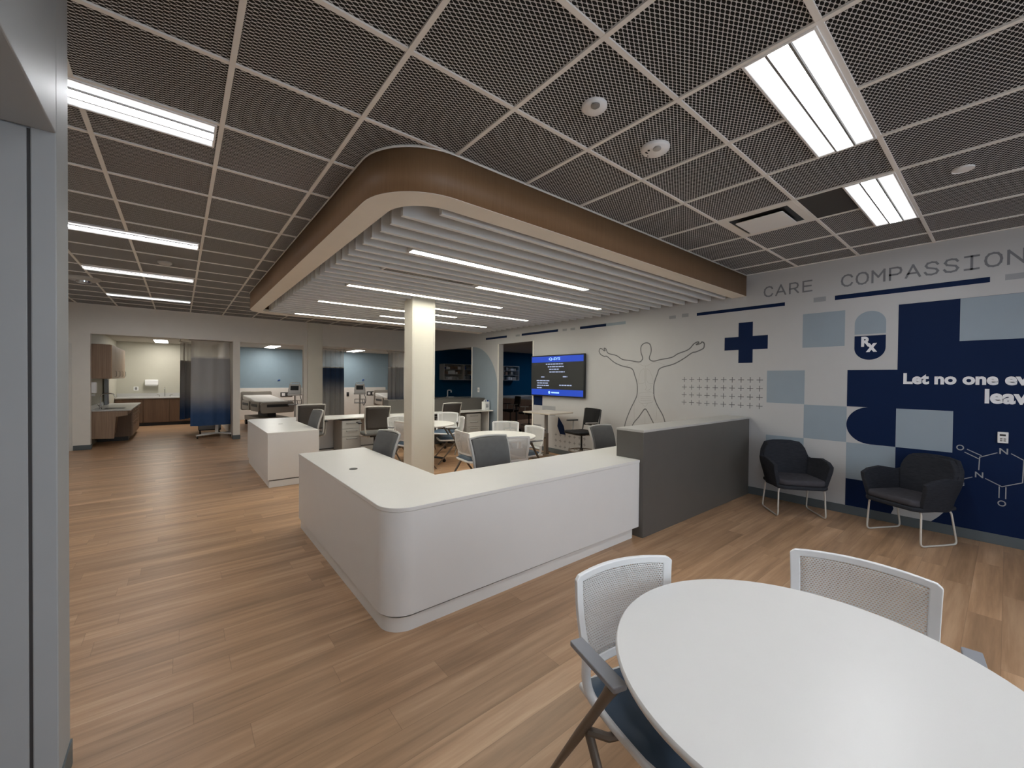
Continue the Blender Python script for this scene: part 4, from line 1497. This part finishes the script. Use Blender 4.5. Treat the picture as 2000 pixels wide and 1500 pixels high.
t = thing('base_cabinet', 'long walnut base cabinet with pale counter along the far wall of the sink bay', 'cabinet', (-1.49, 16.72, 0))
MB().box(0.0, -0.02, 0.845, 2.50, 0.62, 0.88).build('countertop', m_qstone, t, bevel=0.003)
MB().box(0.0, 0.60, 0.88, 2.50, 0.62, 0.99).build('splashback', m_qstone, t)
MB().box(0.0, 0.02, 0.10, 2.50, 0.62, 0.845).build('body', m_walnut_d, t)
MB().box(0.0, 0.08, 0.0, 2.50, 0.60, 0.10).build('toe_kick', m_black, t)
for k in range(4):
    d = MB().box(0.006 + k * 0.622, 0.0, 0.115, 0.618 + k * 0.622, 0.02, 0.835).build('door', m_walnut_d, t, bevel=0.002)
t2 = thing('faucet', 'chrome faucet with two lever handles on the far counter of the sink bay', 'faucet', (-0.37, 17.20, 0.881))
m = MB(); m.tube(rounded([(0, 0, 0), (0, 0, 0.28), (0, -0.08, 0.31), (0, -0.18, 0.26)], 0.06, 4), 0.011, 10); m.build('spout', m_chrome, t2)
for s in (-1, 1):
    m = MB(); m.tube([(s * 0.13, 0, 0), (s * 0.13, 0, 0.05), (s * 0.19, -0.03, 0.07)], 0.012, 8); m.build('handle', m_chrome, t2)
t2 = thing('towel_dispenser', 'white paper towel dispenser on the far wall of the sink bay', 'dispenser', (-0.69, BY, 1.25))
MB().box(-0.16, -0.16, 0.0, 0.16, -0.002, 0.17).build('housing', m_wplast, t2, bevel=0.015)
MB().box(-0.14, -0.15, -0.03, 0.14, -0.03, 0.0).build('tray', m_gtop, t2)
t2 = thing('wall_outlet', 'small outlet on the cream wall beside the towel dispenser', 'outlet', (-1.06, BY, 1.14))
MB().box(-0.055, -0.012, -0.06, 0.055, -0.001, 0.06).build('plate', m_wplast, t2, bevel=0.003)
MB().box(-0.03, -0.016, -0.04, 0.03, -0.012, 0.04).build('socket', m_metal, t2)


# ------------------------------------------------------------------ curtains
def curtain(label, x0, x1, y0, y1, ztop, zband, zlow, cloth, waves, amp=0.035, sheer=True, seed=1):
    t = thing('privacy_curtain', label, 'curtain', (0, 0, 0), 0, 'privacy curtains of the bays')
    r = random.Random(seed)
    L = math.hypot(x1 - x0, y1 - y0)
    dx, dy = (x1 - x0) / L, (y1 - y0) / L
    n = max(24, int(waves * 8))
    ph = [r.random() * 0.8 for _ in range(int(waves) + 3)]

    def p(i, z):
        s = i / n
        f = (z - zlow) / (ztop - zlow)
        a = amp * (0.75 + 0.25 * math.sin(s * 9 + seed)) * (1.25 - 0.35 * f)
        w = math.sin(s * waves * 2 * PI + ph[int(s * waves)] * 0.6 + (1 - f) * 0.4)
        sp = 1 + 0.05 * (1 - f)
        c = 0.5 + (s - 0.5) * sp
        return (x0 + dx * L * c - dy * a * w, y0 + dy * L * c + dx * a * w, z)
    zs = [zlow + (zband - 0.03 - zlow) * j / 12 for j in range(13)]
    MB().sheet([[p(i, z) for i in range(n + 1)] for z in zs]).build('cloth', cloth, t, ang=80)
    MB().sheet([[p(i, z) for i in range(n + 1)] for z in (zband - 0.03, zband)]).build('band', m_hem, t, ang=80)
    MB().sheet([[p(i, zband + (ztop - zband) * j / 4) for i in range(n + 1)] for j in range(5)]).build('sheer_top', m_sheer, t, ang=80)
    m = MB(); m.tube([(x0 - dx * 0.05, y0 - dy * 0.05, ztop + 0.02), (x1 + dx * 0.05, y1 + dy * 0.05, ztop + 0.02)], 0.016, 8)
    m.tube([(x0, y0, ztop + 0.02), (x0, y0, 2.60)], 0.008, 6); m.tube([(x1, y1, ztop + 0.02), (x1, y1, 2.60)], 0.008, 6)
    m.build('track', m_frame, t)
    return t


curtain('grey-to-blue curtain drawn across the sink bay beside the white pier', 0.22, 0.99, 12.52, 12.60, 2.40, 2.02, 0.33, m_curt, 3.2, 0.03, seed=2)
curtain('narrow grey-to-blue curtain further inside the sink bay, behind the drawn one', 0.02, 0.30, 14.0, 14.7, 2.45, 1.97, 0.38, m_curt, 3.5, 0.04, seed=5)
curtain('curtain with a dark blue upper part, beside the column on the back wall', 3.15, 3.83, 12.62, 12.72, 2.36, 1.86, 0.30, m_curtinv, 4.6, 0.04, seed=3)
curtain('pale grey curtain hanging at the edge of the cream column, above the far counter', 5.18, 5.74, 12.60, 12.66, 2.38, 1.90, 0.30, m_curt, 4.2, 0.04, seed=9)


# ------------------------------------------------------------------ beds, monitors, small wall things in the bays
def bed(label, x, y):
    t = thing('hospital_bed', label, 'bed', (x, y, 0), 0, 'hospital beds')
    # raised backrest towards the wall, flat foot end
    prof = [(0.0, 0.80), (0.75, 0.80), (1.15, 0.86), (1.95, 0.94), (1.95, 0.80), (1.1, 0.72), (0.75, 0.67), (0.0, 0.67)]
    MB().prism(prof, -0.42, 0.42, lambda u, v, w: (w, u, v)).build('mattress', m_bedsheet, t, bevel=0.03, seg=3)
    MB().box(-0.44, 0.0, 0.54, 0.44, 1.95, 0.66).build('frame', m_bedgrey, t, bevel=0.01)
    MB().box(-0.40, 0.15, 0.16, 0.40, 1.80, 0.30).build('base', m_bedgrey, t, bevel=0.01)
    MB().box(-0.12, 0.5, 0.30, 0.12, 1.4, 0.54).build('lift_column', m_dark, t)
    m = MB(); m.prism(rrect(-0.46, 0.46, 0.46, 0.775, 0.06, 4), -0.05, 0.0, lambda u, v, w: (u, w, v)); fb = m.build('footboard', m_bedgrey, t, bevel=0.012)
    MB().box(-0.30, -0.062, 0.64, 0.30, -0.05, 0.72).build('hand_hold', m_dark, fb)
    m = MB(); m.prism(rrect(-0.46, 0.44, 0.46, 1.06, 0.06, 4), 1.97, 2.02, lambda u, v, w: (u, w, v)); m.build('headboard', m_bedgrey, t, bevel=0.012)
    for s in (-1, 1):
        for ya, yb in ((0.12, 0.85), (1.0, 1.75)):
            m = MB(); m.prism(rrect(ya, 0.50, yb, 0.80, 0.06, 4), s * 0.455, s * 0.485, lambda u, v, w: (w, u, v)); rl = m.build('side_rail', m_bedgrey, t, bevel=0.008)
            m = MB(); m.prism(rrect(ya + 0.08, 0.64, yb - 0.08, 0.72, 0.03, 3), s * 0.486, s * 0.492, lambda u, v, w: (w, u, v)); m.build('hand_hold', m_dark, rl)
        for yy in (0.2, 1.75):
            m = MB(); m.lathe([(0.075, -0.03), (0.078, 0.0), (0.075, 0.03)], (s * 0.36, yy, 0.078), 20, 'x'); m.tube([(s * 0.36, yy, 0.10), (s * 0.36, yy, 0.2)], 0.02, 8); m.build('caster', m_black, t)
    return t


b0 = bed('hospital bed in the blue bay, next to the white pier', 2.30, 14.05)
b0.rotation_euler = (0, 0, 0.15)
dup(b0, 'hospital bed in the bay behind the column, below the second blue wall', (6.55, 14.3, 0), 0.0)


def monitor(label, x, y):
    t = thing('vital_signs_monitor', label, 'medical monitor', (x, y, 0), face(-0.35, -0.9), 'vital signs monitors on stands')
    for k in range(5):
        a = k * 2 * PI / 5
        c, s = math.cos(a), math.sin(a)
        m = MB(); m.tube([(0, 0, 0.11), (c * 0.27, s * 0.27, 0.075)], [0.022, 0.014], 8); f = m.build('base_arm', m_wplast, t)
        m = MB(); m.lathe([(0.032, -0.012), (0.032, 0.012)], (c * 0.27, s * 0.27, 0.032), 14, 'x'); m.tube([(c * 0.27, s * 0.27, 0.04), (c * 0.27, s * 0.27, 0.075)], 0.01, 6); m.build('caster', m_black, f)
    MB().lathe([(0.022, 0.10), (0.020, 1.0)], n=14).build('pole', m_frame, t)
    m = MB(); m.prism(rrect(-0.15, -0.10, 0.15, 0.14, 0.06, 4), 0.985, 1.03); m.build('tray', m_wplast, t, bevel=0.01)
    m = MB(); m.prism([(-0.14, 1.03), (0.14, 1.03), (0.145, 1.11), (0.12, 1.29), (-0.12, 1.29), (-0.145, 1.11)], -0.06, 0.08, lambda u, v, w: (u, w + (v - 1.03) * -0.18, v)); m.build('housing', m_wplast, t, bevel=0.02, seg=3)
    m = MB(); m.prism([(-0.09, 1.13), (0.09, 1.13), (0.09, 1.25), (-0.09, 1.25)], 0.081, 0.084, lambda u, v, w: (u, w + (v - 1.03) * -0.18, v)); m.build('screen', m_black, t)
    m = MB(); m.tube(rounded([(-0.10, 0, 1.27), (-0.10, -0.02, 1.335), (0.10, -0.02, 1.335), (0.10, 0, 1.27)], 0.03, 4), 0.012, 8); m.build('handle', m_wplast, t)
    m = MB(); m.prism(rrect(-0.14, -0.12, 0.14, 0.12, 0.03, 3), 0.72, 0.74)
    for xx in (-0.13, 0.13):
        for yy in (-0.11, 0.11):
            m.tube([(xx, yy, 0.74), (xx, yy, 0.84)], 0.005, 6)
    m.tube([(-0.13, -0.11, 0.84), (0.13, -0.11, 0.84), (0.13, 0.11, 0.84), (-0.13, 0.11, 0.84)], 0.005, 6, closed=True)
    m.build('basket', m_metal, t)
    m = MB(); m.tube(rounded([(-0.12, 0.05, 1.0), (-0.17, 0.08, 0.80), (-0.10, 0.09, 0.62), (-0.06, 0.08, 0.85)], 0.08, 5), 0.008, 6); m.build('cable', m_black, t)
    return t


mo = monitor('white vital signs monitor on a stand, beside the bed in the blue bay', 2.56, 12.95)
mo.scale = (1.15, 1.15, 1.04)
dup(mo, 'white vital signs monitor on a stand, beside the blue-topped curtain', (4.40, 12.95, 0), face(-0.35, -0.9), (1.15, 1.15, 1.04))


def wall_plate(label, x, z, wide=True):
    t = thing('outlet_panel' if wide else 'wall_outlet', label, 'outlet', (x, BY - 0.03, z))
    w = 0.20 if wide else 0.05
    MB().box(-w, -0.014, -0.085, w, -0.001, 0.085).build('plate', m_dark, t, bevel=0.004)
    if wide:
        for s in (-0.1, 0.1):
            MB().box(s - 0.055, -0.02, -0.05, s + 0.055, -0.014, 0.05).build('socket', m_wplast, t, bevel=0.004)
    else:
        MB().box(-0.02, -0.05, -0.05, 0.03, -0.014, 0.02).build('socket', m_black, t, bevel=0.004)
    return t


wall_plate('dark double outlet panel on the white headwall, closer to the pier', 2.40, 0.875)
wall_plate('dark double outlet panel on the white headwall, closer to the monitor', 3.13, 0.885)
wall_plate('small black outlet at the end of the headwall by the pier', 1.99, 0.86, False)
wall_plate('dark double outlet panel behind the second monitor', 6.37, 0.88)
wall_plate('small black outlet beside the pale grey curtain', 6.77, 0.88, False)
wall_plate('small black outlet beside the blue-topped curtain', 5.39, 0.86, False)
for lb, x, z in (('small blue clip on the blue wall above the bed', 2.88, 1.42), ('small blue clip on the blue wall behind the column', 6.02, 1.45)):
    m = MB(); m.prism([(-0.05, -0.02), (0.02, -0.02), (0.06, 0.02), (0.0, 0.03)], -0.02, -0.002, lambda u, v, w: (x + u, BY + w, z + v))
    tag(m.build('wall_clip', m_blueclip, bevel=0.003), lb, 'clip')

# overbed table behind the drawn curtain
t = thing('overbed_table', 'white wheeled overbed table showing its base below the curtain of the sink bay', 'table', (0.74, 12.86, 0))
MB().box(-0.035, 0.03, 0.08, 0.035, 0.09, 0.80).build('mast', m_wplast, t, bevel=0.006)
m = MB(); m.prism(rrect(-0.40, -0.10, 0.20, 0.26, 0.04, 4), 0.80, 0.825); m.build('tabletop', m_wlam, t, bevel=0.004)
m = MB()
m.tube([(-0.42, -0.18, 0.075), (-0.15, -0.02, 0.085), (0.0, 0.05, 0.09), (0.22, -0.10, 0.08), (0.30, -0.16, 0.075)], 0.024, 10)
m.tube([(-0.30, 0.26, 0.075), (-0.1, 0.10, 0.085), (0.0, 0.05, 0.09), (0.28, 0.22, 0.075)], 0.024, 10)
m.build('base', m_wplast, t)
for xx, yy in ((-0.40, -0.17), (0.29, -0.155), (-0.29, 0.25), (0.27, 0.21)):
    m = MB(); m.lathe([(0.034, -0.014), (0.034, 0.014)], (xx, yy, 0.034), 16, 'x'); m.build('caster', m_black, t)
t = thing('supply_cart', 'dark wheeled cart hidden behind the drawn curtain of the sink bay', 'cart', (0.62, 13.55, 0))
MB().box(-0.24, -0.20, 0.12, 0.24, 0.20, 0.85).build('body', m_dark, t, bevel=0.01)
for k in range(4):
    MB().box(-0.23, -0.212, 0.15 + k * 0.17, 0.23, -0.20, 0.30 + k * 0.17).build('drawer', m_metal, t, bevel=0.003)
for xx in (-0.2, 0.2):
    for yy in (-0.16, 0.16):
        m = MB(); m.lathe([(0.045, -0.014), (0.045, 0.014)], (xx, yy, 0.045), 16, 'x'); m.tube([(xx, yy, 0.05), (xx, yy, 0.12)], 0.01, 6); m.build('caster', m_black, t)


def bay_light(label, x):
    t = thing('bay_light', label, 'ceiling light', (x, 16.2, 2.60), 0, 'ceiling lights of the bays')
    MB().box(-0.165, -0.62, -0.014, 0.165, 0.62, 0.0).build('frame', m_wplast, t, bevel=0.002)
    MB().box(-0.15, -0.605, -0.018, 0.15, 0.605, -0.013).build('diffuser', m_baylamp, t)


bay_light('lit ceiling light in the sink bay', -0.43)
bay_light('lit ceiling light over the blue wall of the bed bay', 2.49)
bay_light('lit ceiling light in the bay behind the column', 5.33)

# ------------------------------------------------------------------ things in the unlit room
for k, (x, lb) in enumerate(((7.30, 'glass-front wall cabinet in the unlit room, close to the column'), (8.10, 'glass-front wall cabinet in the unlit room, ending at the opening jamb'),
                             (9.05, 'glass-front wall cabinet in the unlit room, hidden behind the quarter round'), (9.86, 'glass-front wall cabinet seen through the dark doorway'))):
    t = thing('wall_cabinet', lb, 'cabinet', (x, 12.4, 1.50), 0, 'glass-front cabinets of the unlit room')
    m = MB()
    m.box(-0.385, -0.33, 0, -0.365, 0, 0.55); m.box(0.365, -0.33, 0, 0.385, 0, 0.55); m.box(-0.365, -0.33, 0, 0.365, 0, 0.02); m.box(-0.365, -0.33, 0.53, 0.365, 0, 0.55); m.box(-0.365, -0.02, 0.02, 0.365, 0, 0.53)
    m.build('body', m_gtop, t)
    for z in (0.19, 0.36):
        MB().box(-0.365, -0.30, z, 0.365, -0.02, z + 0.012).build('shelf', m_gtop, t)
    for s in (-1, 1):
        a, b = sorted((s * 0.004, s * 0.38))
        MB().box(a, -0.346, 0.01, b, -0.334, 0.54).build('door', m_glass, t)
    rr = random.Random(20 + k)
    for z in (0.02, 0.202, 0.372):
        xx = -0.33
        while xx < 0.24:
            w = 0.06 + rr.random() * 0.10
            h = 0.06 + rr.random() * 0.09
            if rr.random() < 0.7:
                mt = rr.choice([m_wplast, m_blueclip, m_walnut, m_gtop, m_metal])
                b = MB(); b.box(x + xx, 12.4 - 0.22, 1.50 + z, x + xx + w, 12.4 - 0.06, 1.50 + z + h)
                tag(b.build('supply_box', mt, bevel=0.003), 'small supply box on a shelf of a glass cabinet in the unlit room', 'box', 'supply boxes in the unlit room')
            xx += w + 0.02
t = thing('base_cabinet', 'long counter with base cabinets in the unlit room', 'cabinet', (8.6, 12.38, 0))
MB().box(-2.2, -0.62, 0.88, 2.2, 0, 0.915).build('countertop', m_gtop, t, bevel=0.003)
MB().box(-2.2, -0.58, 0.0, 2.2, 0, 0.88).build('body', m_walnut_d, t)
t = thing('microscope', 'small white device on the counter of the unlit room', 'device', (7.1, 11.98, 0.915))
MB().box(-0.10, -0.1, 0, 0.10, 0.1, 0.03).build('base', m_wplast, t, bevel=0.005)
m = MB(); m.tube(rounded([(-0.07, 0.05, 0.03), (-0.07, 0.05, 0.24), (0.07, 0.05, 0.24), (0.07, 0.05, 0.16)], 0.03, 3), 0.02, 8); m.build('arm', m_wplast, t)
t = thing('workbench', 'dark work table in the unlit room, behind the stools', 'table', (8.95, 9.9, 0))
MB().box(-0.5, -1.4, 0.90, 0.5, 1.4, 0.93).build('tabletop', m_gtop, t, bevel=0.003)
for sx in (-0.44, 0.44):
    for sy in (-1.3, 1.3):
        MB().box(sx - 0.025, sy - 0.025, 0, sx + 0.025, sy + 0.025, 0.90).build('leg', m_dark, t)

# unseen lamp added to lift the walls of the unlit room
t = thing('added_room_light', 'added dim fill light of the unlit room, out of sight from the desks', 'ceiling light', (11.2, 10.4, 2.60))
MB().box(-0.3, -0.3, -0.012, 0.3, 0.3, 0.0).build('frame', m_wplast, t)
MB().box(-0.28, -0.28, -0.016, 0.28, 0.28, -0.011).build('diffuser', glow('added_room_lens', (225, 235, 255), 14.0), t)

# hand sanitiser plate on the pale blue round, and a switch plate in the dark opening
t = thing('wall_switch', 'small white switch plate on the pale blue quarter round', 'switch', (XW, 8.86, 1.26))
MB().box(-0.012, -0.04, -0.06, -0.002, 0.04, 0.06).build('plate', m_wplast, t, bevel=0.003)
MB().box(-0.017, -0.012, -0.025, -0.012, 0.012, 0.025).build('rocker', m_gtop, t)
